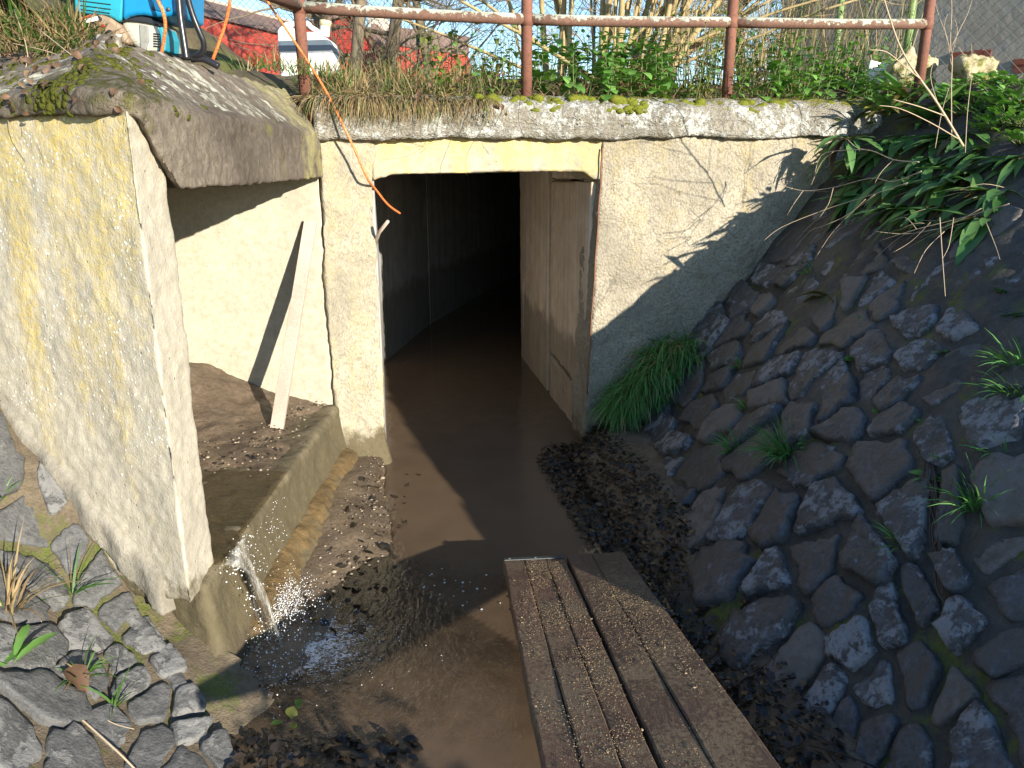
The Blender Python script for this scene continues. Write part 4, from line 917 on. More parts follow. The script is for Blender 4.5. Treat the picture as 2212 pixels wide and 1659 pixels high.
chain('thin far chain link fence in front of the red building', [(-7.5, 9.0), (1.2, 11.2)], 1.95, 3.6, [(-7.4, 9.0), (-4.6, 9.75), (-1.2, 10.6), (1.1, 11.2)], M_tpost, .0022, .02, .075)
M_plaster = Mat('house_plaster'); m = M_plaster; c = m.mix(m.ramp(m.noise(1.6, 7, .65), (.3, 0.0), (.7, 1.0)), (.26, .235, .20), (.37, .34, .29)); c = m.mix(m.ramp(m.noise(4, 6, .7, m.map(loc=(3, 1, 0))), (.55, 0.0), (.63, .6)), c, (.25, .26, .27)); M_plaster = m.set(c, .95, m.bump(m.noise(14, 6, .7), .6, .02), .2)
M_brick = plain('brick', (.24, .075, .05), .9, .2, .3); M_roofb = plain('brown_roof', (.14, .095, .08), .8, .3, .35, 0, 6)
H0 = Vector((2.72, 8.2, 0)); HD = Vector((.69, -.724, 0)); HN = Vector((-.724, -.69, 0))
house = empty('house', (H0.x, H0.y, 1.8), 'grey plastered house wall with bare brick patches behind the fence', 'house'); HO = Vector((H0.x, H0.y, 1.8))
Acc().prism([v - HO for v in (H0 + HD * -.1, H0 + HD * 7, H0 + HD * 7 - HN * 5, H0 + HD * -.1 - HN * 5)], (0, 0, 0)).v
a = Acc().prism([v - HO + Vector((0, 0, 1.6)) for v in (H0 - HD * .1, H0 + HD * 7, H0 + HD * 7 - HN * 5, H0 - HD * .1 - HN * 5)], (0, 0, 3.6)); a.obj('wall', M_plaster, house)
rz0 = 5.2; e1, e2 = H0 - HD * .4 + HN * .35, H0 + HD * 7.3 + HN * .35; f1, f2 = e1 - HN * 5.7, e2 - HN * 5.7; g1, g2 = (e1 + f1) / 2, (e2 + f2) / 2
a = Acc().add([v + Vector((0, 0, z)) - HO for v, z in ((e1, rz0), (e2, rz0), (f2, rz0), (f1, rz0), (g1, rz0 + 2.2), (g2, rz0 + 2.2))], [(0, 1, 5, 4), (2, 3, 4, 5), (0, 4, 3), (1, 2, 5), (0, 3, 2, 1)]); a.obj('roof', M_roofb, house)
def on_house(px, py):
    r = ray(px, py); o = Vector((0, 0, EYE)); k = (H0 - o).dot(HN) / r.dot(HN); return o + r * k
for x0, x1, y in ((2054, 2088, 131), (2094, 2122, 127), (2124, 2140, 126), (2188, 2212, 146), (2190, 2214, 158)):
    p, q = on_house(x0, y), on_house(x1, y - 2); q.z = p.z; u = Vector((0, 0, .062))
    Acc().prism([p - HO, q - HO, q + u - HO, p + u - HO], HN * .012).obj('brick', M_brick, house)
M_redwall = Mat('red_sheet'); m = M_redwall; M_redwall = m.set(m.mix(m.noise(2, 5, .6), (.38, .045, .030), (.50, .07, .045)), .6, spec=.3)
M_redbd = plain('red_boards', (.36, .028, .020), .6, .3, .2, 0, 5); M_tile = Mat('old_roof_tiles'); m = M_tile; M_tile = m.set(m.mix(m.noise(6, 6, .7), (.13, .085, .07), (.27, .18, .145)), .9, m.bump(m.noise(25, 4), .6, .02), .2); M_ridge = plain('ridge', (.5, .42, .33), .9)
B0 = Vector((-5.9, 13.0, 0)); BE = Vector((.371, .928, 0)); BN = Vector((-.928, .371, 0))
red = empty('red_building', (B0.x, B0.y, 1.9), 'low red sheet-walled building with a brown tiled roof behind the blue machine', 'building'); BO = Vector((B0.x, B0.y, 1.9))
Acc().prism([v - BO + Vector((0, 0, 1.8)) for v in (B0 - BE * 4, B0 + BE * 5.5, B0 + BE * 5.5 + BN * 4, B0 - BE * 4 + BN * 4)], (0, 0, 2.13)).obj('wall', M_redwall, red)
z1, z2 = 3.93, 4.44
Acc().prism([v - BO for v in (B0 - BE * 4 - BN * .08 + Vector((0, 0, z1)), B0 - BE * 4 + BN * .9 + Vector((0, 0, z2)), B0 - BE * 4 + BN * 4.1 + Vector((0, 0, z1)))], BE * 9.7).obj('roof', M_tile, red)
Acc().tube([B0 - BE * 4 + BN * .9 + Vector((0, 0, z2)) - BO, B0 + BE * 5.7 + BN * .9 + Vector((0, 0, z2)) - BO], .05, 6).obj('ridge_tile', M_ridge, red)
G = [at(640, 70, 18.0), at(755, 35, 18.0), at(800, 80, 18.0)]
gab = empty('red_shed', (G[1].x, 18, 1.9), 'red boarded shed with a pointed gable seen through bare branches', 'shed'); GO = Vector((G[1].x, 18, 1.9)); bz = 1.7
for k in range(9):
    za, zb = 2.4 + k * .21, 2.4 + k * .21 + .20
    if za > G[1].z - .15: break
    def half(z):
        u = max(0, min(1, (G[1].z - z) / max(.01, G[1].z - G[0].z))); return (G[1].x + (G[0].x - G[1].x) * min(1, u), G[1].x + (G[2].x - G[1].x) * min(1, (G[1].z - z) / max(.01, G[1].z - G[2].z)))
    a0, a1 = half(za); b0_, b1_ = half(zb); Acc().prism([Vector(v) - GO for v in ((a0, 18, za), (a1, 18, za), (b1_, 18, zb), (b0_, 18, zb))], (0, .06, 0)).obj('board', M_redbd, gab)
Acc().prism([Vector((G[0].x, 18.05, bz)) - GO, Vector((G[2].x, 18.05, bz)) - GO, G[2] + Vector((0, .05, 0)) - GO, G[1] + Vector((0, .05, 0)) - GO, G[0] + Vector((0, .05, 0)) - GO], (0, 4, 0)).obj('wall', M_redbd, gab)
for p, q in ((G[1], G[2]), (G[0], G[1])): Acc().prism([p - GO + Vector((0, -.1, .02)), q - GO + Vector((0, -.1, .02)), q - GO + Vector((0, -.1, .12)), p - GO + Vector((0, -.1, .12))], (0, 4.2, 0)).obj('roof', M_tile, gab)
K = [at(795, 66, 20.0), at(1010, 92, 24.0), at(790, 90, 19.6), at(1010, 120, 23.6)]
low = empty('red_building', (K[2].x, 19.6, 1.9), 'long red wall with a brown roof and pale chimney right of the red shed', 'building'); LO = Vector((K[2].x, 19.6, 1.9))
Acc().prism([Vector((K[2].x, K[2].y, 2.0)) - LO, Vector((K[3].x, K[3].y, 2.0)) - LO, K[3] - LO, K[2] - LO], (0, 1.6, 0)).obj('wall', M_redwall, low)
Acc().prism([K[2] - LO + Vector((0, -.1, 0)), K[3] - LO + Vector((0, -.1, 0)), K[1] - LO + Vector((0, .6, .25)), K[0] - LO + Vector((0, .6, .25))], (0, .5, -.05)).obj('roof', M_tile, low)
c = at(819, 62, 21.0); Acc().box(c - LO + Vector((-.22, -.2, -.5)), c - LO + Vector((.22, .3, .25))).obj('chimney', plain('pale_render', (.6, .55, .45), .9), low)
# white board and two limestone lumps by the fence
p = at(1906, 158, 5.0); o = Acc().prism([(-.09, 0, -.05), (.10, .01, -.075), (.10, .01, .035), (-.08, 0, .075)], (0, .03, 0)).obj('white_board', M_white); o.location = p; bevel(o, .003); prop(o, 'small white board half hidden in greenery beside the green fence post', 'board')
M_lime = Mat('limestone'); m = M_lime; M_lime = m.set(m.mix(m.ramp(m.noise(12, 6, .7), (.48, 0.0), (.6, 1.0)), (.50, .42, .26), (.17, .17, .04)), .9, m.bump(m.noise(30, 6, .7), .9, .02), .2)
for px, py, Y, s, lab in ((1960, 160, 4.9, (.17, .12, .14), 'mossy yellowish limestone lump behind the dead stems'), (2105, 160, 4.7, (.16, .12, .12), 'yellow limestone lump at the foot of the fence, right of the mossy one')):
    p = at(px, py, Y); a = Acc(); V = IV * s; a.add(V, IF); o = rough('rock', a, M_lime, None, .02, .05, 7, .01, 25, seed=px); o.location = p; prop(o, lab, 'rock')

# ================================================================== VEGETATION
def leafmat(name, cols, rough_=.5, trans=.25, tex=True):
    m = Mat(name); rd = m.math('FRACT', m.math('ADD', m.isl(), m.math('MULTIPLY', m.rand(), 3.7)))
    c = m.ramp(rd, *[(i / max(1, len(cols) - 1), c) for i, c in enumerate(cols)])
    n = m.noise(40, 4, .6); c = m.mix(m.ramp(n, (.35, 0.0), (.7, .5)), c, m.mix(1.0, c, (.6, .62, .5), 'MULTIPLY'))
    m.set(c, rough_, m.bump(m.noise(90, 3), .25, .002), .4)
    tl = m.n('ShaderNodeBsdfTranslucent'); m.put(tl.inputs[0], m.mix(1.0, c, (1.1, 1.25, .5), 'MULTIPLY')); mx = m.n('ShaderNodeMixShader'); mx.inputs[0].default_value = trans
    m.t.links.new(m.b.outputs[0], mx.inputs[1]); m.t.links.new(tl.outputs[0], mx.inputs[2]); m.t.links.new(mx.outputs[0], m.out.inputs[0]); return m.m
M_grass = leafmat('green_grass', [(.045, .10, .018), (.07, .16, .03), (.10, .20, .04), (.05, .12, .03)])
M_grassD = leafmat('lush_grass', [(.065, .18, .04), (.10, .26, .065), (.15, .36, .10), (.06, .19, .05)])
M_dry = leafmat('dry_grass', [(.30, .21, .10), (.42, .32, .17), (.22, .14, .07), (.34, .25, .12)], .7, .15)
M_nett = leafmat('nettle_leaf', [(.09, .22, .04), (.14, .31, .06), (.21, .40, .09), (.10, .24, .05)])
M_nettY = leafmat('yellowing_leaf', [(.16, .24, .03), (.26, .30, .05), (.10, .18, .03), (.30, .25, .06)])
M_comf = leafmat('comfrey_leaf', [(.06, .16, .045), (.10, .22, .06), (.15, .28, .075), (.07, .18, .06)], .45, .2)
M_comfY = leafmat('withered_leaf', [(.17, .16, .03), (.12, .075, .03), (.22, .20, .05), (.075, .05, .03)], .6, .15)
M_brown = leafmat('dead_leaf', [(.10, .055, .03), (.16, .09, .05), (.06, .035, .022), (.22, .14, .08)], .6, .1)
M_wetleaf = leafmat('wet_dark_leaf', [(.012, .010, .008), (.024, .019, .015), (.046, .033, .023), (.016, .015, .014)], .30, .0)
M_moss2 = Mat('coping_moss_cushion'); M_moss2 = M_moss2.set(M_moss2.mix(M_moss2.noise(70, 4, .7), (.025, .030, .006), (.12, .125, .02)), .95, M_moss2.bump(M_moss2.noise(170, 3), 1.0, .006), .1)
M_stem = plain('dry_stem', (.44, .34, .23), .8, .2, .3, 0, 60); M_vein = plain('leaf_rib', (.22, .28, .11), .6)
M_gstem = plain('green_stem', (.12, .15, .05), .6); M_bark = plain('shrub_bark', (.34, .26, .13), .8, .2, .35, 0, 25); M_bark2 = plain('tree_bark', (.17, .135, .09), .9, .2, .4, 0, 20)

def leaf_geo(L, W, droop=.3, fold=.25, seg=6, wave=0.0, peak=.42, tip=1.0, teeth=0):
    """leaf in +Y from the origin, surface up; returns verts, faces"""
    v = []; 
    for i in range(seg + 1):
        u = i / seg; a = -droop * u * u * 1.2
        y = L * (math.sin(u * droop) / droop if droop > 1e-3 else u); z = -L * (1 - math.cos(u * droop)) / max(droop, 1e-3) if droop > 1e-3 else 0
        s = (u / peak) if u < peak else (1 - u) / (1 - peak); w = W * .5 * (math.sin(max(0, s) * math.pi / 2) ** (.75 if u < peak else .85)) + .0005
        if teeth and i % 2: w *= .86
        zz = wave * math.sin(u * 17)
        v += [(-w, y, z + abs(w) * fold + zz), (0, y, z), (w, y, z + abs(w) * fold - zz)]
    f = []
    for i in range(seg):
        b = i * 3; f += [(b, b + 1, b + 4, b + 3), (b + 1, b + 2, b + 5, b + 4)]
    return np.array(v), f
def frame(fwd, up=Vector((0, 0, 1))):
    f = Vector(fwd).normalized(); x = f.cross(up)
    x = x.normalized() if x.length > 1e-4 else Vector((1, 0, 0)); u = x.cross(f)
    return Matrix((x, f, u)).transposed()
def blade(a, p, d, L, w, droop, mi=0, seg=4):
    """one grass blade added to Acc a"""
    d = Vector(d).normalized(); p = Vector(p); sd = d.cross(Vector((0, 0, 1))); sd = sd.normalized() if sd.length > 1e-3 else Vector((1, 0, 0)); an = random.uniform(-1, 1)
    sd = (sd * math.cos(an) + d.cross(sd) * math.sin(an)).normalized(); v = []; q = p; dd = d.copy(); st = L / seg
    for i in range(seg + 1):
        ww = w * .5 * (1 - (i / seg) ** 2.2) + .0002; v += [q - sd * ww, q + sd * ww]
        dd = (dd + Vector((0, 0, -droop / seg))).normalized(); q = q + dd * st
    a.add(v, [(2 * i, 2 * i + 1, 2 * i + 3, 2 * i + 2) for i in range(seg)], mi)
def tuft(name, p, n, L, rad, label, cat='grass', group=None, mats=None, lean=(0, 0, 0), up=.9, w=.004, droop=.9, dry=.15, kind=None, jitterL=.4):
    a = Acc(); ln = Vector(lean)
    for _ in range(n):
        an = random.uniform(0, 6.283); r = rad * math.sqrt(random.random()); b = Vector((r * math.cos(an), r * math.sin(an), 0)); o = Vector((math.cos(an + random.uniform(-.7, .7)), math.sin(an + random.uniform(-.7, .7)), 0)) * random.uniform(.1, .9) * (r / rad * .7 + .3)
        blade(a, b, o + Vector((0, 0, up)) + ln, L * random.uniform(1 - jitterL, 1 + jitterL * .4), w * random.uniform(.6, 1.2), droop * random.uniform(.5, 1.4), 1 if random.random() < dry else 0)
    o = a.obj(name, mats or [M_grass, M_dry], None, True, fix=False); o.location = p; return prop(o, label, cat, group, kind)

# the lush clump at the foot of the headwall
t0, z0 = wl(1425, 880, -.10); gp = wpt(t0, -.10, 0); gz = float(FR(gp.x, gp.y)[0])
a = Acc()
for _ in range(3400):
    u = random.random() ** .8; tt = t0 - .28 + .62 * random.random(); dd = -random.uniform(.0, .20); b = wpt(tt, dd, 0); k = (tt - t0 + .28) / .62
    hz = .03 + .50 * max(0, 1 - abs(2 * k - 1.0) ** 1.6) * random.random()
    zb = max(float(np.interp(tt, [t0 - .24, t0 + .34], [z0 + .0, z0 + .20])), .1) + hz * .5
    d = Vector((random.uniform(-.6, .35), random.uniform(-1.0, -.15), random.uniform(.25, 1.2)))
    blade(a, b + Vector((0, 0, zb)) - gp, d, random.uniform(.13, .26), random.uniform(.004, .0075), random.uniform(1.3, 2.6), 1 if random.random() < .09 else 0, 6)
o = a.obj('grass_clump', [M_grassD, M_dry], None, True, fix=False); o.location = gp; prop(o, 'big lush drooping grass clump against the headwall, right of the tunnel mouth', 'grass')
# grass tufts on the right bank
def onR(px, py): s = march(px, py, FR); return Vector((*s, float(FR(*s)[0]) + .01)) if s else None
def onL(px, py): s = march(px, py, FL, .7, 2.6); return Vector((*s, float(FL(*s)[0]) + .01)) if s else None
for px, py, n, L, rad, dry, lab in ((1692, 990, 170, .17, .045, .10, 'largest grass tuft growing between the dark stones right of the planks'), (1585, 985, 60, .12, .02, .05, 'small bright grass tuft left of the largest tuft on the stones'), (1598, 800, 30, .09, .02, .15, 'sparse grass tuft just right of the lush clump'),
    (1612, 890, 26, .08, .018, .1, 'little tuft below the sparse one beside the lush clump'), (2100, 1110, 50, .15, .022, .02, 'spreading thin grass tuft low on the bank near the right edge'), (1945, 1190, 22, .09, .015, .05, 'wispy tuft left of the spreading thin tuft'), (2195, 800, 40, .12, .04, .1, 'grass tuft at the right frame edge on the mud'),
    (2150, 990, 18, .08, .02, .2, 'short tuft on the bare mud right of the hanging leaves'), (1745, 600, 24, .09, .02, .2, 'thin tuft between stones above the withered dock'), (2190, 860, 40, .10, .05, .1, 'low tuft at the right frame edge below the taller one')):
    p = onR(px, py)
    if p: tuft('grass_tuft', p, n, L, rad, lab, 'grass', 'grass tufts on the stone bank', [M_grassD, M_dry], (-.35, -.1, 0), .7, .005, 1.0, dry)
for px, py, n, L, rad, dry, lab in ((160, 1290, 14, .16, .010, .1, 'long-bladed green tuft among the slate stones at the left'), (30, 1330, 30, .22, .02, .9, 'dry straw-coloured tuft at the left frame edge'), (180, 1470, 20, .10, .02, .15, 'small green tuft beside the brown fallen leaf'), (250, 1530, 10, .10, .012, .1, 'few green blades between two slate stones'), (5, 1085, 12, .10, .01, .1, 'curled blade tuft below the moss at the left edge')):
    p = onL(px, py)
    if p: tuft('grass_tuft', p, n, L, rad, lab, 'grass', 'grass tufts on the left bank', None, (.25, 0, 0), .7, .0065, 1.0, dry)

# leaf plants: shared leaf meshes, one object per leaf
def leafset(name, n, Lr, Wr, mat, **kw):
    out = []
    for k in range(n):
        L = random.uniform(*Lr); v, f = leaf_geo(L, L * random.uniform(*Wr), **{a: (random.uniform(*b) if isinstance(b, tuple) else b) for a, b in kw.items()}); me = from_arrays(name, v, f); me.materials.append(mat); me.polygons.foreach_set('use_smooth', [True] * len(me.polygons)); out.append(me)
    return out
LV_comf = leafset('leaf', 10, (.20, .40), (.13, .24), M_comf, droop=(.3, 1.5), fold=(.1, .4), seg=8, wave=.003, peak=.5)
LV_comfY = leafset('leaf', 5, (.16, .28), (.14, .24), M_comfY, droop=(.8, 1.9), fold=(.3, .8), seg=8, wave=.006, peak=.5)
LV_nett = leafset('leaf', 6, (.05, .085), (.5, .65), M_nett, droop=(.3, 1.0), fold=(.1, .3), seg=6, peak=.33, teeth=1)
LV_nettS = leafset('leaf', 6, (.03, .05), (.5, .65), M_nett, droop=(.3, 1.0), fold=(.1, .3), seg=5, peak=.33, teeth=1)
LV_nettY = leafset('leaf', 6, (.025, .05), (.5, .65), M_nettY, droop=(.3, 1.3), fold=(.1, .4), seg=5, peak=.35)
LV_round = leafset('leaf', 6, (.025, .045), (.85, 1.05), M_nett, droop=(.1, .5), fold=(-.1, .2), seg=5, peak=.5)
LV_small = leafset('leaf', 5, (.03, .055), (.3, .45), M_grassD, droop=(.2, .8), fold=(.1, .3), seg=5, peak=.6)
LV_brown = leafset('leaf', 6, (.05, .10), (.45, .7), M_brown, droop=(.6, 2.2), fold=(.3, 1.1), seg=6, wave=.004, peak=.5)
def place_leaf(root, me, p, fwd, up=Vector((0, 0, 1)), s=1.0):
    o = bpy.data.objects.new('leaf', me); COL.objects.link(o); o.parent = root; o.matrix_local = Matrix.Translation(p) @ frame(fwd, up).to_4x4() @ Matrix.Scale(s, 4); return o
def rosette(name, p, n, sets, label, cat, group, lean, elev=(.1, .9), s=(.8, 1.2), spread=3.14, stalk=.0):
    root = empty(name, p, label, cat, group); base = math.atan2(lean[1], lean[0])
    for k in range(n):
        an = base + random.uniform(-spread, spread); e = random.uniform(*elev); d = Vector((math.cos(an), math.sin(an), e)) + Vector(lean) * .4
        me = random.choice(random.choices([x[0] for x in sets], [x[1] for x in sets])[0]); q = Vector((random.uniform(-.02, .02), random.uniform(-.02, .02), 0))
        if stalk:
            e_ = q + d.normalized() * stalk * random.uniform(.6, 1.4) + Vector((0, 0, -.01)); Acc().tube([q, e_], .0022, 5).obj('stalk', M_gstem, root, True, fix=False); q = e_
        place_leaf(root, me, q, d, s=random.uniform(*s))
    return root
# comfrey on the crest of the right bank, leaves hanging down the slope
spots = [(1880, 430, 3.6, 'comfrey hanging lowest onto the stones near the shaded wall'), (1960, 455, 3.2, 'low comfrey under the tangle of dead stems'), (2040, 455, 2.9, 'low comfrey right of the tangle of dead stems'), (2130, 480, 2.6, 'lowest comfrey towards the right frame edge'), (1920, 250, 4.2, 'comfrey drooping over the last bit of the capping slab'), (2100, 380, 3.0, 'comfrey with dense dark leaves at the right'), (2000, 270, 3.7, 'comfrey behind the foot of the long dead stem'), (2085, 300, 3.2, 'tallest comfrey between dead stem and right edge'), (1900, 330, 3.9, 'comfrey nearest the end of the capping slab'), (1960, 300, 3.6, 'comfrey at the foot of the long dead stem'), (2045, 300, 3.3, 'upright comfrey right of the long dead stem'), (2130, 330, 3.0, 'comfrey with broad hanging leaves near the right edge'), (1870, 395, 3.95, 'comfrey hanging lowest beside the headwall'), (1960, 395, 3.4, 'comfrey with one big pale leaf in the middle of the patch'), (2060, 400, 3.0, 'comfrey with narrow hanging leaves, lower right of the patch'), (2160, 420, 2.75, 'comfrey with an orange-spotted leaf at the right frame edge'), (1960, 215, 4.3, 'comfrey with upright pale leaves behind the slab end'), (2050, 235, 3.9, 'comfrey below the mossy limestone lump'), (2190, 250, 3.4, 'comfrey at the right edge below the yellow lump'), (2010, 350, 3.3, 'comfrey in the centre of the patch'), (2210, 350, 2.8, 'comfrey cut off by the right frame edge'), (1830, 300, 4.15, 'comfrey reaching over the slab end')]
for px, py, Y, lab in spots:
    p = onR(px, py); p = p if p and p.y < 4.4 else at(px, py, Y); hang = py > 290
    rosette('comfrey', p, 26 if hang else 18, [(LV_comf, .72), (LV_comfY, .28)], lab, 'plant', 'comfrey plants on the right bank', (-.75, -.5, -.35 if hang else .1), (-.25, .45) if hang else (.3, 1.4), (.45, 1.1), 1.7 if hang else 2.6)
for k, (px, py) in enumerate(((2060, 225), (2080, 205), (2130, 200), (2170, 200), (2205, 205), (2145, 250), (2180, 290), (2120, 300), (2215, 260), (2110, 240), (2150, 225), (2190, 235), (2170, 270), (2205, 290), (2130, 275), (2090, 265), (2150, 300), (2200, 330))):
    p = onR(px, py) or at(px, py, 3.5); rosette('ground_ivy', p + Vector((0, 0, .02)), 26, [(LV_round, 1)], 'low plant with small round bright leaves at the upper right edge', 'plant', 'round-leaved plants at the upper right edge', (-.3, -.3, .3), (.2, 1.2), (.8, 1.3), 3.14, .07)
# withered dock pulled out on the bank and other little plants
p = onR(1790, 650); root = rosette('withered_dock', p, 12, [(LV_comfY, .6), (LV_small, .4)], 'withered dock plant with one long green leaf lying on the stones', 'plant', None, (-.6, -.5, -.1), (.1, .8), (.6, 1.0), 2.2)
place_leaf(root, LV_comf[0], Vector((.03, -.02, .02)), Vector((-.62, -.45, -.62)), Vector((-.7, 0, .7)), 1.0); place_leaf(root, LV_comf[1], Vector((.04, -.03, .02)), Vector((-.3, -.3, -.6)), Vector((-.7, 0, .7)), .6)
for px, py, n, lab in ((1870, 705, 8, 'drooping small plant right of the withered dock'), (1660, 800, 8, 'small broad-leaved seedling right of the lush clump'), (1840, 785, 7, 'small rosette beside a grey slab in the mud'), (1905, 905, 6, 'pale seedling in the mud'), (1985, 912, 8, 'star-shaped seedling right of the pale one'), (2170, 640, 26, 'leafy clump on the right frame edge'), (2195, 690, 20, 'lower leafy clump on the right frame edge'), (1750, 970, 6, 'tiny rosette right of the largest grass tuft'), (1640, 880, 8, 'seedling beside the little tuft'), (2010, 1040, 22, 'dark matted plant with hanging roots'), (2040, 1000, 16, 'leafy mat above the hanging roots'), (2040, 770, 12, 'mossy seedlings on the bare mud')):
    p = onR(px, py)
    if p: rosette('seedling', p, n, [(LV_small, .8), (LV_round, .2)], lab, 'plant', 'seedlings on the stone bank', (-.5, -.2, .0), (.1, .8), (.7, 1.3))
p = onL(15, 1440); rosette('dandelion', p, 12, [(leafset('leaf', 3, (.09, .14), (.22, .3), M_nett, droop=(.3, .8), fold=(.1, .2), seg=7, peak=.7, teeth=1), 1)], 'broad toothed green leaves at the left frame edge above the soil', 'plant', None, (.3, .1, .1), (.1, .6), (.8, 1.1))
# hanging roots
a = Acc(); p0 = onR(2000, 1020)
for k in range(9):
    q = onR(2000 + random.uniform(-10, 10), 1010 + 10 * k); pts = [onR(2000 + random.uniform(-12, 12) + 5 * j, 1020 + j * random.uniform(30, 48)) for j in range(8)]
    pts = [v + Vector((-.012 * random.random(), -.01, .012 + random.uniform(0, .02))) - p0 for v in pts if v]; a.tube(spline(pts, 3), random.uniform(.0015, .004), 5)
o = a.obj('hanging_roots', plain('root', (.075, .05, .035), .8), None, True); o.location = p0; prop(o, 'bundle of brown roots hanging down over the stones', 'roots')

# nettles and other herbs along the capping slab
def herb(name, p, h, sets, label, group, lean=(0, 0, 0), pairs=8, s=(1.2, 1.8), stemmat=None):
    root = empty(name, p, label, 'plant', group); ln = Vector(lean); top = Vector((random.uniform(-.06, .06), random.uniform(-.08, .04), h)) + ln * h
    P = spline([(0, 0, 0), top * .5 + Vector((random.uniform(-.02, .02), random.uniform(-.02, .02), 0)), top], 5); Acc().tube(P, [.0028 * (1 - .6 * i / len(P)) for i in range(len(P))], 5).obj('stem', stemmat or M_gstem, root, True, fix=False)
    for k in range(pairs):
        u = .25 + .75 * k / pairs; q = P[min(len(P) - 1, int(u * (len(P) - 1)))]; a0 = k * 1.57 + random.uniform(-.5, .5)
        for j in (0, 3.14159):
            an = a0 + j; d = Vector((math.cos(an), math.sin(an), random.uniform(-.3, .5))); place_leaf(root, random.choice(random.choices([x[0] for x in sets], [x[1] for x in sets])[0]), q + Vector((math.cos(an), math.sin(an), 0)) * .008, d, s=random.uniform(*s) * (1.1 - .5 * u))
    place_leaf(root, random.choice(sets[0][0]), top, (random.uniform(-1, 1), -1, .6), s=.5)
    return root
zones = [((900, 1125), (165, 200), 34, (.10, .34), [(LV_nettY, .7), (LV_nettS, .3)], 'yellowing herb growing on the slab left of the second railing post', 'yellowing herbs left of the second post', 5),
         ((1140, 1330), (165, 205), 26, (.12, .28), [(LV_nett, .7), (LV_nettS, .3)], 'bright green nettle just right of the second railing post', 'nettles right of the second post', 6),
         ((1290, 1450), (150, 205), 26, (.14, .34), [(LV_nett, .9), (LV_nettS, .1)], 'large-leaved nettle growing left of the third railing post', 'nettles left of the third post', 7),
         ((1460, 1640), (130, 200), 22, (.14, .40), [(LV_nettS, .7), (LV_nettY, .3)], 'thin herb growing around the third railing post', 'herbs around the third post', 7),
         ((1640, 1900), (130, 205), 54, (.14, .34), [(LV_nettS, .6), (LV_nett, .4)], 'dense dark green nettle between third and fourth railing posts', 'nettles between the last two posts', 7),
         ((1850, 1960), (190, 260), 14, (.12, .26), [(LV_nettS, .7), (LV_nett, .3)], 'nettle spilling over the right end of the slab', 'nettles at the slab end', 6)]
for (x0, x1), (y0, y1), n, hr, sets, lab, grp, prs in zones:
    for k in range(n):
        px = random.uniform(x0, x1); d = random.uniform(.05, .95); t, _ = wl(px, 180, d); b = wpt(t, d, 0); b.z = float(upz(b.x, b.y)[()] if np.ndim(upz(b.x, b.y)) == 0 else upz(b.x, b.y)) - .01
        sub = lab + ', ' + ('front row' if d < .33 else 'middle row' if d < .65 else 'back row') + (' left' if px < (x0 + x1) / 2 else ' right')
        herb('nettle' if 'nettle' in lab else 'herb', b, random.uniform(*hr) * (1.0 + .5 * d), sets, sub, grp, (0, -.15, 0), prs)
# grass and straw along the slab, hanging over its edge at the left
for k in range(46):
    px = 690 + 8.2 * k + random.uniform(-14, 14); d = random.uniform(.02, .7) if k % 2 else random.uniform(-.01, .15); t, _ = wl(px, 180, d); b = wpt(t, d, 0); b.z = float(upz(b.x, b.y)) - .015
    if b.x < -1.05: b.z = 1.86
    near = d < .16
    tuft('grass_tuft', b, 110 if near else 50, .20 if near else .17, .08, ['straw tuft hanging over the left part of the capping slab', 'green and straw grass tuft standing behind the slab edge, left of the second post'][0 if near else 1], 'grass', 'straw tufts over the slab edge' if near else 'grass behind the slab edge', None, (0, -.8, -.1) if near else (0, -.15, 0), .5 if near else .9, .0042, 1.6 if near else .9, .85 if near else .6)
for k in range(22):
    px = random.uniform(1080, 1900); d = random.uniform(.1, 1.0); t, _ = wl(px, 180, d); b = wpt(t, d, 0); b.z = float(upz(b.x, b.y)) - .015
    tuft('grass_tuft', b, 30, .14, .08, 'straw and green grass among the nettles on the slab', 'grass', 'grass among the nettles', None, (0, -.2, 0), .9, .004, .9, .75)
for px, py, Y, n, L, dry, lab in ((590, 150, 3.62, 50, .10, .1, 'bright green tuft on the coping below the jerrycan'), (540, 150, 3.45, 40, .08, .2, 'low green grass on the coping left of the bright tuft'), (640, 160, 3.75, 40, .11, .35, 'green tuft at the foot of the first railing post'), (690, 165, 3.9, 60, .12, .45, 'mixed tuft right of the first railing post')):
    tuft('grass_tuft', at(px, py, Y), n, L, .09, lab, 'grass', 'tufts along the coping ridge', None, (0, -.2, 0), .8, .0045, .9, dry)
dgr = bpy.context.evaluated_depsgraph_get(); dgr.update()
def hit(px, py):
    ok, l, n, i, ob, mm = SC.ray_cast(dgr, Vector((0, 0, EYE)), ray(px, py).normalized()); return (l, n, ob) if ok else None
cm = prop(empty('moss_patch', CO, 'dark green moss cushions scattered over the sloped coping at the left', 'moss'))
for k in range(1000):
    px, py = random.gauss(190, 105), random.gauss(175, 48)
    if not (-20 < px < 470 and 95 < py < 262): continue
    h = hit(px, py)
    if not h or not h[2].name.startswith('coping_beam'): continue
    if fbm(np.array([[h[0].x * 9, h[0].y * 9, 0]]), 1, 3)[0] < -.05: continue
    s = random.uniform(.0025, .009); v = IV * (s * 1.5, s * 1.5, s * .55); v = v + .3 * s * fbm(v * 90 + k * 3.1, 1, 2)[:, None] * IV; o = Acc().add(v, IF).obj('moss_cushion', M_moss2, cm, True, fix=False); o.location = h[0] - CO; o.rotation_euler = h[1].to_track_quat('Z', 'Y').to_euler()
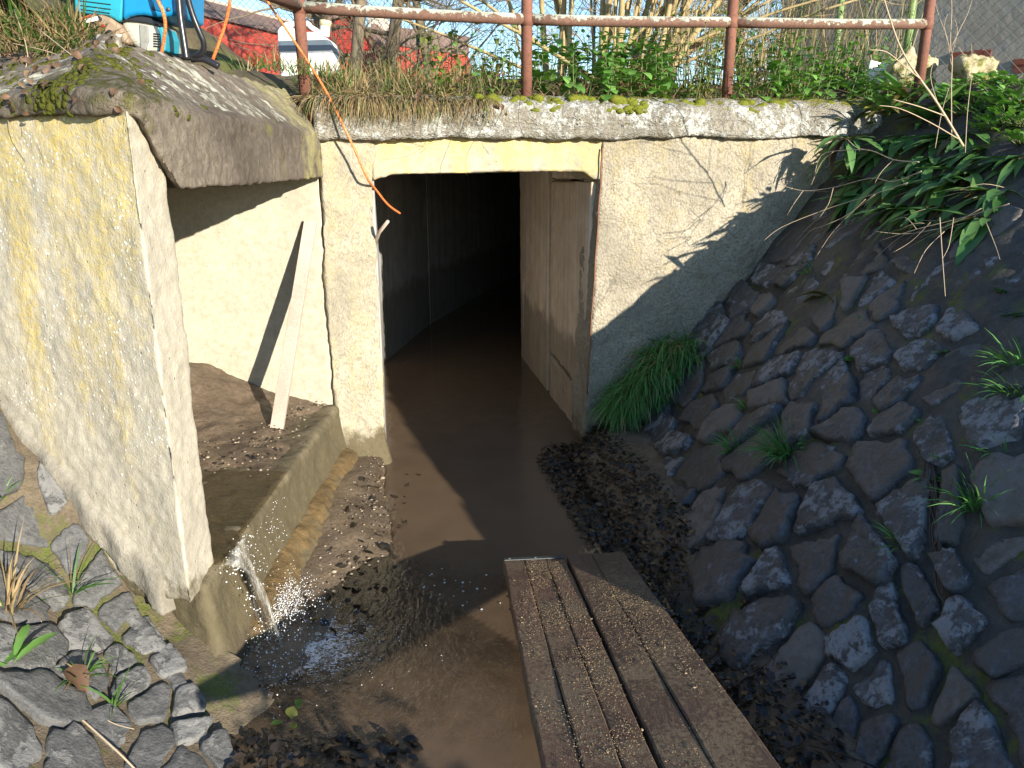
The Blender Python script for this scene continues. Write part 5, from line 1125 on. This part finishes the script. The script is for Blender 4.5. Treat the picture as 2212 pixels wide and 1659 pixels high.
for k in range(34):
    h = hit(random.uniform(-10, 195), random.uniform(42, 118))
    if h and h[0].y < 4: tuft('grass_tuft', h[0] - Vector((0, 0, .01)), 34, .10, .04, 'grass and straw rooted on the coping at the upper left corner', 'grass', 'grass at the upper left corner', None, (.25, -.5, 0), .6, .0042, 1.4, .65)
for k in range(60):
    h = hit(random.uniform(-10, 125) if k < 46 else random.uniform(150, 330), random.uniform(40, 245))
    if h and h[0].y < 4:
        o = bpy.data.objects.new('dead_leaf', random.choice(LV_brown)); COL.objects.link(o); d = Vector((random.uniform(-.8, .8), random.uniform(-.9, .1), random.uniform(-.7, .1))); o.matrix_world = Matrix.Translation(h[0] + h[1] * .012) @ frame(d, h[1]).to_4x4() @ Matrix.Scale(random.uniform(.2, .5), 4); prop(o, 'curled brown leaf lying on the sloped coping at the upper left', 'leaf', 'dead leaves on the coping')
# top left: grass and dead leaves over the coping
for k, (px, py, Y) in enumerate(((20, 60, 2.62), (60, 40, 2.66), (110, 50, 2.66), (150, 62, 2.62), (40, 90, 2.52), (185, 85, 2.60), (10, 20, 2.75), (95, 85, 2.55), (215, 98, 2.65), (140, 30, 2.75), (-40, 60, 2.6))):
    tuft('grass_tuft', at(px, py, Y) - Vector((0, 0, .03)), 60, .13, .06, 'grass on the coping at the upper left corner', 'grass', 'grass at the upper left corner', None, (.1, -.3, 0), .7, .0045, 1.2, .6)
def scatter_leaf(px, py, Y, me, lab, grp=None, s=1.0):
    o = bpy.data.objects.new('dead_leaf', me); COL.objects.link(o); o.matrix_world = Matrix.Translation(at(px, py, Y)) @ frame((random.uniform(-.6, .6), random.uniform(-.6, 0), -1 + random.uniform(-.3, .3)), Vector((0, -1, .3))).to_4x4() @ Matrix.Scale(s, 4); return prop(o, lab, 'leaf', grp)
for k in range(16): scatter_leaf(random.uniform(890, 1120), random.uniform(150, 250), 3.66 + .0005 * (k * 7 % 100), random.choice(LV_brown), 'brown leaf caught in the straw on the slab edge', 'brown leaves on the slab edge', random.uniform(.25, .5))
o = bpy.data.objects.new('fallen_leaf', random.choice(LV_brown)); COL.objects.link(o); p = onL(145, 1465); o.matrix_world = Matrix.Translation(p + Vector((0, 0, .015))) @ frame((.8, -.4, -.1)).to_4x4() @ Matrix.Scale(1.1, 4); prop(o, 'single rust-brown leaf lying between the slate stones at the left', 'leaf')
for px, py, lab in ((585, 1565, 'largest yellow-green leaf floating in the dark water by the left bank'), (640, 1572, 'small green leaf right of the largest floating leaf'), (535, 1485, 'green leaf caught at the left bank below the jet'), (645, 1510, 'pale leaf under the splash'), (620, 1530, 'brownish leaf beside the pale leaf')):
    o = bpy.data.objects.new('leaf', random.choice(LV_nettY)); COL.objects.link(o); o.matrix_world = Matrix.Translation(onz(px, py, .012)) @ frame((random.uniform(-1, 1), random.uniform(-1, 1), .05)).to_4x4() @ Matrix.Scale(1.2, 4); o.name = 'floating_leaf'; prop(o, lab, 'leaf')

o = Acc().add(*leaf_geo(.045, .02, .6, .3, 4)).obj('paper_scrap', M_white); o.location = onz(1285, 905, .17); prop(o, 'tiny white scrap on the dark litter at the headwall foot', 'scrap')
# dead stems
def stems(label, lines, mat=M_stem, name='dead_plant'):
    a = Acc(); O = at(*lines[0][0][0])
    for pts, r0, r1 in lines:
        P = spline([at(*p) for p in pts], 4); a.tube([v - O for v in P], [(r0 + (r1 - r0) * i / len(P)) * .8 for i in range(len(P))], 6)
    o = a.obj(name, mat, None, True); o.location = O; return prop(o, label, 'dead plant')
stems('tall pale dead stem leaning left out of the comfrey', [([(2081, 316, 3.3), (2026, 225, 3.3), (1987, 170, 3.28), (1954, 120, 3.26), (1932, 69, 3.25), (1907, -10, 3.22)], .0062, .003), ([(1990, 172, 3.28), (1950, 140, 3.2), (1915, 112, 3.15), (1880, 108, 3.1)], .003, .0015), ([(2040, 250, 3.3), (1985, 230, 3.2), (1930, 215, 3.15)], .003, .0015), ([(2070, 300, 3.3), (2010, 265, 3.2), (1945, 235, 3.15), (1900, 228, 3.1)], .0028, .0012), ([(1950, 115, 3.25), (1935, 130, 3.2), (1920, 122, 3.2)], .002, .001), ([(2026, 225, 3.3), (2010, 165, 3.35), (2022, 120, 3.35)], .002, .001)])
stems('upright branching dead stem in front of the house wall', [([(2056, 330, 3.7), (2055, 190, 3.7), (2057, 130, 3.7), (2053, 90, 3.7), (2056, 20, 3.7), (2054, -20, 3.7)], .0032, .0015), ([(2055, 140, 3.7), (2045, 80, 3.72), (2030, 40, 3.74), (2020, 5, 3.74)], .002, .001), ([(2056, 100, 3.7), (2075, 60, 3.7), (2090, 30, 3.7), (2100, 0, 3.7)], .002, .001), ([(2055, 120, 3.7), (2068, 70, 3.68), (2062, 40, 3.68)], .0015, .0008), ([(2054, 110, 3.7), (2040, 60, 3.68), (2047, 30, 3.68)], .0015, .0008)])
stems('thin dead stems beside the upright branching one', [([(2085, 330, 3.4), (2090, 240, 3.4), (2100, 150, 3.42), (2098, 95, 3.42)], .0022, .001), ([(2098, 130, 3.42), (2080, 115, 3.4), (2070, 100, 3.4)], .0012, .0008), ([(2020, 320, 3.5), (2035, 240, 3.5), (2050, 190, 3.5)], .002, .001)])
stems('dead branch lying across the headwall above the shaded corner', [([(1985, 350, 3.3), (1930, 345, 3.45), (1880, 325, 3.6), (1820, 325, 3.72), (1775, 335, 3.8), (1760, 375, 3.8)], .0032, .0014), ([(1880, 325, 3.6), (1850, 318, 3.65), (1830, 300, 3.65)], .0015, .0008), ([(1800, 328, 3.75), (1775, 350, 3.8), (1752, 400, 3.78)], .0016, .001), ([(1930, 345, 3.45), (1905, 370, 3.45), (1890, 395, 3.45)], .0018, .001)])
stems('pale bundle of dead stems reaching left over the bank corner', [([(1990, 370, 3.1), (1930, 392, 3.3), (1880, 385, 3.45), (1800, 405, 3.6), (1735, 412, 3.7), (1682, 398, 3.75)], .003, .0013), ([(1800, 405, 3.6), (1790, 440, 3.55), (1770, 470, 3.55)], .0018, .001), ([(1735, 412, 3.7), (1715, 440, 3.65), (1700, 465, 3.65)], .0016, .0008), ([(1960, 395, 3.15), (1870, 425, 3.4), (1790, 450, 3.55), (1690, 490, 3.6), (1650, 520, 3.6)], .0024, .001), ([(1890, 420, 3.35), (1820, 470, 3.5), (1745, 500, 3.55)], .0016, .0008), ([(1870, 430, 3.3), (1800, 500, 3.4), (1760, 560, 3.4)], .0014, .0008)])
stems('tangle of thin dead stems below the hanging comfrey', [([(2180, 440, 2.6), (2080, 470, 2.75), (1980, 495, 2.85), (1900, 520, 2.95)], .002, .001), ([(2120, 450, 2.7), (2040, 490, 2.8), (1960, 505, 2.9), (1890, 500, 2.95)], .0016, .001), ([(2010, 480, 2.8), (1970, 520, 2.85), (1930, 545, 2.85)], .0014, .0008), ([(2060, 470, 2.75), (2050, 530, 2.7), (2035, 560, 2.7)], .0016, .001), ([(1980, 495, 2.85), (1955, 470, 2.9), (1920, 480, 2.95)], .0012, .0007), ([(2130, 480, 2.6), (2150, 530, 2.55), (2160, 560, 2.5)], .0014, .0008), ([(2040, 500, 2.75), (2000, 540, 2.75), (1975, 590, 2.7)], .0016, .001), ([(2030, 470, 2.75), (2036, 560, 2.68), (2042, 640, 2.6)], .0022, .0012)])
fine = []
for k in range(46):
    x, y = random.uniform(1740, 2190), random.uniform(400, 500); h = march(x, y, FR)
    if not h: continue
    Y0 = h[1]; L = random.uniform(40, 130); sl = random.uniform(-.1, 1.3); fine.append(([(x, y, Y0 - .02), (x - L * .5, y + L * .5 * sl - random.uniform(0, 14), Y0 - .03), (x - L, y + L * sl, Y0 + .02 - .05 * sl)], random.uniform(.0011, .002), .0007))
stems('mat of very fine dry stalks hanging down from the comfrey roots', fine)
stems('dry straw lying across the left bank', [([(70, 1470, 1.66), (160, 1540, 1.62), (250, 1620, 1.55), (300, 1670, 1.52)], .0035, .003), ([(180, 1520, 1.66), (240, 1560, 1.63), (290, 1575, 1.62)], .002, .001), ([(0, 1240, 1.9), (60, 1300, 1.85), (100, 1360, 1.8)], .0015, .001)])
stems('dead vines hanging over the middle of the capping slab', [([(1030, 190, 3.72), (1060, 240, 3.62), (1010, 330, 3.66), (1008, 380, 3.66)], .0016, .0008), ([(1125, 205, 3.75), (1120, 260, 3.66), (1135, 300, 3.68)], .0016, .001), ([(940, 200, 3.68), (935, 262, 3.6), (980, 285, 3.62), (965, 300, 3.62)], .0015, .0008), ([(980, 200, 3.7), (985, 270, 3.62), (930, 310, 3.63), (870, 320, 3.62)], .0012, .0007), ([(905, 190, 3.66), (870, 255, 3.58), (840, 290, 3.6)], .0014, .0008)], M_brown)
stems('dry stalks hanging over the coping at the far left', [([(30, 20, 2.6), (60, 120, 2.4), (35, 200, 2.3), (50, 285, 2.08)], .002, .001), ([(80, 60, 2.5), (180, 140, 2.35), (250, 200, 2.3), (290, 225, 2.3)], .002, .001), ([(0, 160, 2.35), (60, 170, 2.34), (100, 190, 2.3)], .002, .001), ([(10, 90, 2.5), (100, 110, 2.42), (150, 130, 2.4)], .0018, .001), ([(5, 200, 2.25), (20, 270, 2.1), (60, 330, 2.05)], .0015, .0008), ([(320, 205, 2.5), (345, 185, 2.5), (360, 165, 2.52)], .0025, .0012)])

# weeds added out of view on the right bank to shade near water
for k in range(16):
    x, y = random.uniform(.70, 1.06), random.uniform(-.28, .12); herb('nettle', Vector((x, y, max(.02, float(FR(x, y)[0])))), random.uniform(.45, .68), [(LV_nett, 1)], 'tall unseen nettle added at the right bank foot to shade the water', 'nettles added out of view for shade', (0, 0, 0), 9, (1.3, 1.9))
# moss cushions on the slab edge
a = Acc(); V2 = IV
M_moss = Mat('moss'); m = M_moss; M_moss = m.set(m.mix(m.noise(60, 4, .7), (.06, .075, .010), (.22, .23, .03)), .95, m.bump(m.noise(170, 3), 1.0, .006), .1)
moss = prop(empty('moss_patch', wpt(.9, 0, 1.8), 'row of bright moss cushions along the front edge of the capping slab', 'moss'))
MO_ = wpt(.9, 0, 1.8)
for k in range(430):
    px = random.uniform(1030, 1880) if k < 330 else random.uniform(1765, 1900) if k % 3 else random.uniform(1170, 1480); t, _ = wl(px, 215, -.06); up_ = random.random() ** 1.6 if k < 330 else random.random() * 2.2
    if fbm(np.array([[t * 7, 0, 0]]), 1, 3)[0] < -.25: continue
    zz = zb0 + .19 - .065 * up_ + .01; dd = -.055 + .05 * (1 - up_) + random.uniform(-.005, .01)
    s = random.uniform(.009, .024) * (1.15 - .5 * up_); a = Acc(); v = IV * (s * 1.5, s * .8, s * .8) ; v = v + .25 * s * fbm(v * 60 + k * 3.1, 1, 2)[:, None] * IV
    o = a.add(v, IF).obj('moss_cushion', M_moss, moss, True, fix=False); o.location = wpt(t, dd, zz) - MO_

# leaf litter: wet dark leaves along the foot of the right bank and in the still corner at the left
a = Acc()
def litter(x, y, z, s):
    v, f = leaf_geo(s, s * random.uniform(.5, .9), random.uniform(0, 1.2), random.uniform(-.3, .6), 3, 0, .5); d = Vector((random.uniform(-1, 1), random.uniform(-1, 1), random.uniform(-.35, .45) * (.25 if random.random() < .75 else 1))); Mx = np.array(frame(d, Vector((random.uniform(-.5, .5), random.uniform(-.5, .5), 1)))); a.add(v @ Mx.T + (x, y, z), f)
for _ in range(5200):
    y = random.uniform(.9, 4.05); xl = np.interp(y, [1.2, 2.4, 2.87, 3.74, 4.2], [.46, .44, .34, .16, .30]); x = xl + random.betavariate(1.3, 1.6) * .42 - .04
    if headd(x, y) > -.01: continue
    z = max(float(bed(np.array([x]), np.array([y]))[0]), float(FR(x, y)[0]) - .02, -.005)
    if z < .16 + .1 * random.random(): litter(x, y, z + random.uniform(.0, .03), random.choice((random.uniform(.014, .028), random.uniform(.018, .036))))
for _ in range(900):
    x, y = random.uniform(-.75, -.25), random.uniform(.9, 1.75)
    if fbm(np.array([[x, y, 0]]), 5, 2)[0] + (-.45 - x) * 2.0 < -.2: continue
    litter(x, y, random.uniform(.0, .012), random.uniform(.018, .045))
for _ in range(70):
    y = random.uniform(2.2, 3.6); x = random.uniform(-.72, -.45); litter(x, y, max(.004, float(bed(np.array([x]), np.array([y]))[0]) + .012), random.uniform(.02, .05))
for _ in range(60): litter(random.uniform(-1.6, -.95), random.uniform(2.8, 3.65), .365, random.uniform(.015, .035))
for _ in range(90):
    y = random.uniform(1.3, 3.9); x = np.interp(y, [1.2, 2.4, 2.87, 3.74, 4.2], [.46, .44, .34, .16, .30]) + random.uniform(0, .32)
    if headd(x, y) > -.03: continue
    z = max(float(bed(np.array([x]), np.array([y]))[0]), float(FR(x, y)[0]) - .02, 0) + .03; an = random.uniform(0, 3.14); L = random.uniform(.03, .09); a.tube([(x - L * math.cos(an), y - L * math.sin(an), z), (x, y, z + .008), (x + L * math.cos(an), y + L * math.sin(an), z)], random.uniform(.001, .0025), 4)
prop(a.obj('leaf_litter', M_wetleaf, None, True, fix=False), kind='stuff')
# pebbles on the wet apron, the inlet floor and the bed
M_peb = Mat('pebble'); M_peb = M_peb.set(M_peb.mix(M_peb.isl(), (.10, .075, .05), (.36, .29, .21)), .45)
a = Acc()
for _ in range(1500):
    r = random.random()
    if r < .45: x, y = random.uniform(-.75, -.2), random.uniform(1.8, 3.7)
    elif r < .65: x, y = random.uniform(-1.7, -.92), random.uniform(2.7, 3.65)
    else: x, y = random.uniform(-1.0, -.72), random.uniform(1.85, 2.3)
    z = .36 if (r >= .45 and r < .65) else float(bed(np.array([x]), np.array([y]))[0]); s = random.uniform(.002, .006) * (2 if random.random() < .05 else 1)
    a.add(IV * (s * random.uniform(.8, 1.5), s, s * .6) + (x, y, z + .004), IF)
prop(a.obj('gravel', M_peb, None, True, fix=False), kind='stuff')

# ================================================================== SHRUB AND TREES
def bpath(p, d, L, n, wig=.12, grav=0.0):
    pts = [Vector(p)]; d = Vector(d).normalized(); sgt = L / n
    for _ in range(n):
        d = (d + Vector((random.uniform(-wig, wig), random.uniform(-wig, wig), random.uniform(-wig, wig) + grav))).normalized(); pts.append(pts[-1] + d * sgt)
    return pts
def twigs(a, pts, r, depth, n, L, spread=.9):
    for _ in range(n):
        i = random.randrange(1, len(pts)); p = pts[i]; d = (pts[i] - pts[i - 1]).normalized() + Vector((random.uniform(-1, 1), random.uniform(-1, 1), random.uniform(-.6, 1))) * spread
        q = bpath(p, d, L * random.uniform(.5, 1.2), 5, .22); a.tube(q, [r * (1 - .75 * k / 5) for k in range(6)], 4, caps=False)
        if depth > 1: twigs(a, q, r * .55, depth - 1, n, L * .55, spread)
hz = empty('hazel_shrub', (.45, 5.5, 1.92), 'many-stemmed leafless hazel shrub with pale yellow-brown stems behind the railing', 'shrub')
for k in range(44):
    bx = random.uniform(-.28, .50); lean = bx * 1.2 + random.uniform(-.35, .35); d = Vector((lean, random.uniform(-.35, .5), 1.25)); L = random.uniform(1.4, 2.6); r = random.uniform(.009, .026)
    P = bpath((bx, random.uniform(-.3, .35), -.1), d, L, 9, .07); o = Acc().tube(P, [r * (1 - .6 * i / 9) for i in range(10)], 7).obj('stem', M_bark, hz, True, fix=False)
    ta = Acc(); twigs(ta, P, .0035, 2, 4, .5); o2 = ta.obj('twigs', M_bark, o, False, fix=False); o2['kind'] = 'stuff'
for k in range(9):
    d = Vector((random.choice((1, 1, -1)) * random.uniform(.9, 1.6), random.uniform(-.4, .3), random.uniform(.5, .9))); P = bpath((random.uniform(-.2, .4), random.uniform(-.2, .2), .05), d, random.uniform(1.2, 1.9), 8, .08); o = Acc().tube(P, [.014 * (1 - .6 * i / 8) for i in range(9)], 7).obj('stem', M_bark, hz, True, fix=False)
    ta = Acc(); twigs(ta, P, .003, 2, 4, .45); o2 = ta.obj('twigs', M_bark, o, False, fix=False); o2['kind'] = 'stuff'
def bare_tree(p, label, H, r, nb, tw, lean=(0, 0, 0), low=.25):
    root = empty('bare_tree', p, label, 'tree', None); P = bpath((0, 0, -.2), Vector((0, 0, 1)) + Vector(lean), H, 10, .05); Acc().tube(P, [r * (1 - .7 * i / 10) for i in range(11)], 10).obj('trunk', M_bark2, root, True, fix=False)
    br = Acc(); tg = Acc()
    for k in range(nb):
        i = random.randrange(max(1, int(10 * low)), 11); d = Vector((random.uniform(-1, 1), random.uniform(-1, 1), random.uniform(-.1, .9))); q = bpath(P[i], d, H * random.uniform(.25, .5), 8, .14); br.tube(q, [r * .33 * (1 - .75 * j / 8) for j in range(9)], 6, caps=False); twigs(tg, q, .006, 2, tw, .8)
    o = br.obj('branches', M_bark2, root, True, fix=False); o['kind'] = 'stuff'; o = tg.obj('twigs', M_bark2, root, False, fix=False); o['kind'] = 'stuff'
bare_tree((at(672, 60, 9.0).x, 9.0, 2.0), 'bare tree with a straight trunk right above the jerrycan', 4.0, .085, 22, 6, (0, 0, 0), .2)
bare_tree((at(750, 60, 8.0).x, 8.0, 2.0), 'bare bushy tree standing before the red gable', 3.2, .07, 26, 7, (.1, 0, 0), .12)
bare_tree((at(800, 60, 8.6).x, 8.6, 2.0), 'forked bare tree right of the red gable', 3.4, .08, 22, 7, (.25, 0, 0), .15)
bare_tree((at(940, 60, 10.5).x, 10.5, 2.0), 'bare tree left of the hazel shrub', 3.8, .07, 28, 7, (-.1, 0, 0), .1)
bare_tree((at(1440, 60, 8.0).x, 8.0, 2.0), 'bare tangled tree right of the hazel shrub', 3.2, .06, 30, 8, (.1, 0, 0), .1)
bare_tree((at(1620, 60, 8.6).x, 8.6, 2.0), 'bare tangled tree left of the house corner', 3.0, .06, 30, 8, (-.1, 0, 0), .1)
a = Acc()
for k in range(9000):
    t = random.uniform(-.3, 2.7); d = random.uniform(.03, 1.5) ** 1.0; b = wpt(t, d, 0); z = float(upz(b.x, b.y)) - .01 if d > .12 else 1.79
    blade(a, (b.x, b.y, z), (random.uniform(-1, 1), random.uniform(-1.2, .5), random.uniform(.15, 1)), random.uniform(.04, .13), random.uniform(.002, .005), random.uniform(.3, 1.6), 1 if random.random() < (.75 if t < 1.2 else .5) else 0, 3)
for k in range(1500):
    t = random.uniform(-.3, 2.7); d = random.uniform(.0, 1.0); b = wpt(t, d, 0); z = float(upz(b.x, b.y)) + random.uniform(0, .05) if d > .12 else 1.80
    v, f = leaf_geo(random.uniform(.015, .04), random.uniform(.01, .022), random.uniform(.3, 2), random.uniform(0, .8), 3); a.add(v @ np.array(frame((random.uniform(-1, 1), random.uniform(-1, 1), random.uniform(-.4, .4)))).T + (b.x, b.y, z), f, 2)
prop(a.obj('ground_cover', [M_grass, M_dry, M_brown], None, True, fix=False), kind='stuff')
# straw stalks and leafy scrub behind the nettles
a = Acc()
for k in range(520):
    x = random.uniform(.9, 2.55); y = random.uniform(5.1, 6.4); blade(a, (x, y, 1.9), (random.uniform(-.35, .35), random.uniform(-.3, .3), 1), random.uniform(.4, 1.15), random.uniform(.003, .007), random.uniform(.05, .5), 0 if random.random() < .8 else 1, 5)
for k in range(140):
    x = random.uniform(-1.3, .9); y = random.uniform(4.9, 6.0); blade(a, (x, y, 1.9), (random.uniform(-.35, .35), random.uniform(-.3, .3), 1), random.uniform(.2, .5), random.uniform(.003, .006), random.uniform(.1, .7), 0 if random.random() < .7 else 1, 5)
prop(a.obj('straw_scrub', [M_dry, M_grass], None, True, fix=False), kind='stuff')
for k in range(34):
    x = random.uniform(1.0, 2.6); y = random.uniform(5.0, 6.2); herb('scrub_herb', Vector((x, y, 1.9)), random.uniform(.45, 1.1), [(LV_nettS, .7), (LV_nettY, .3)], 'tall green herb in the scrub behind the third railing post', 'tall herbs in the scrub', (0, 0, 0), 9, (.9, 1.4))
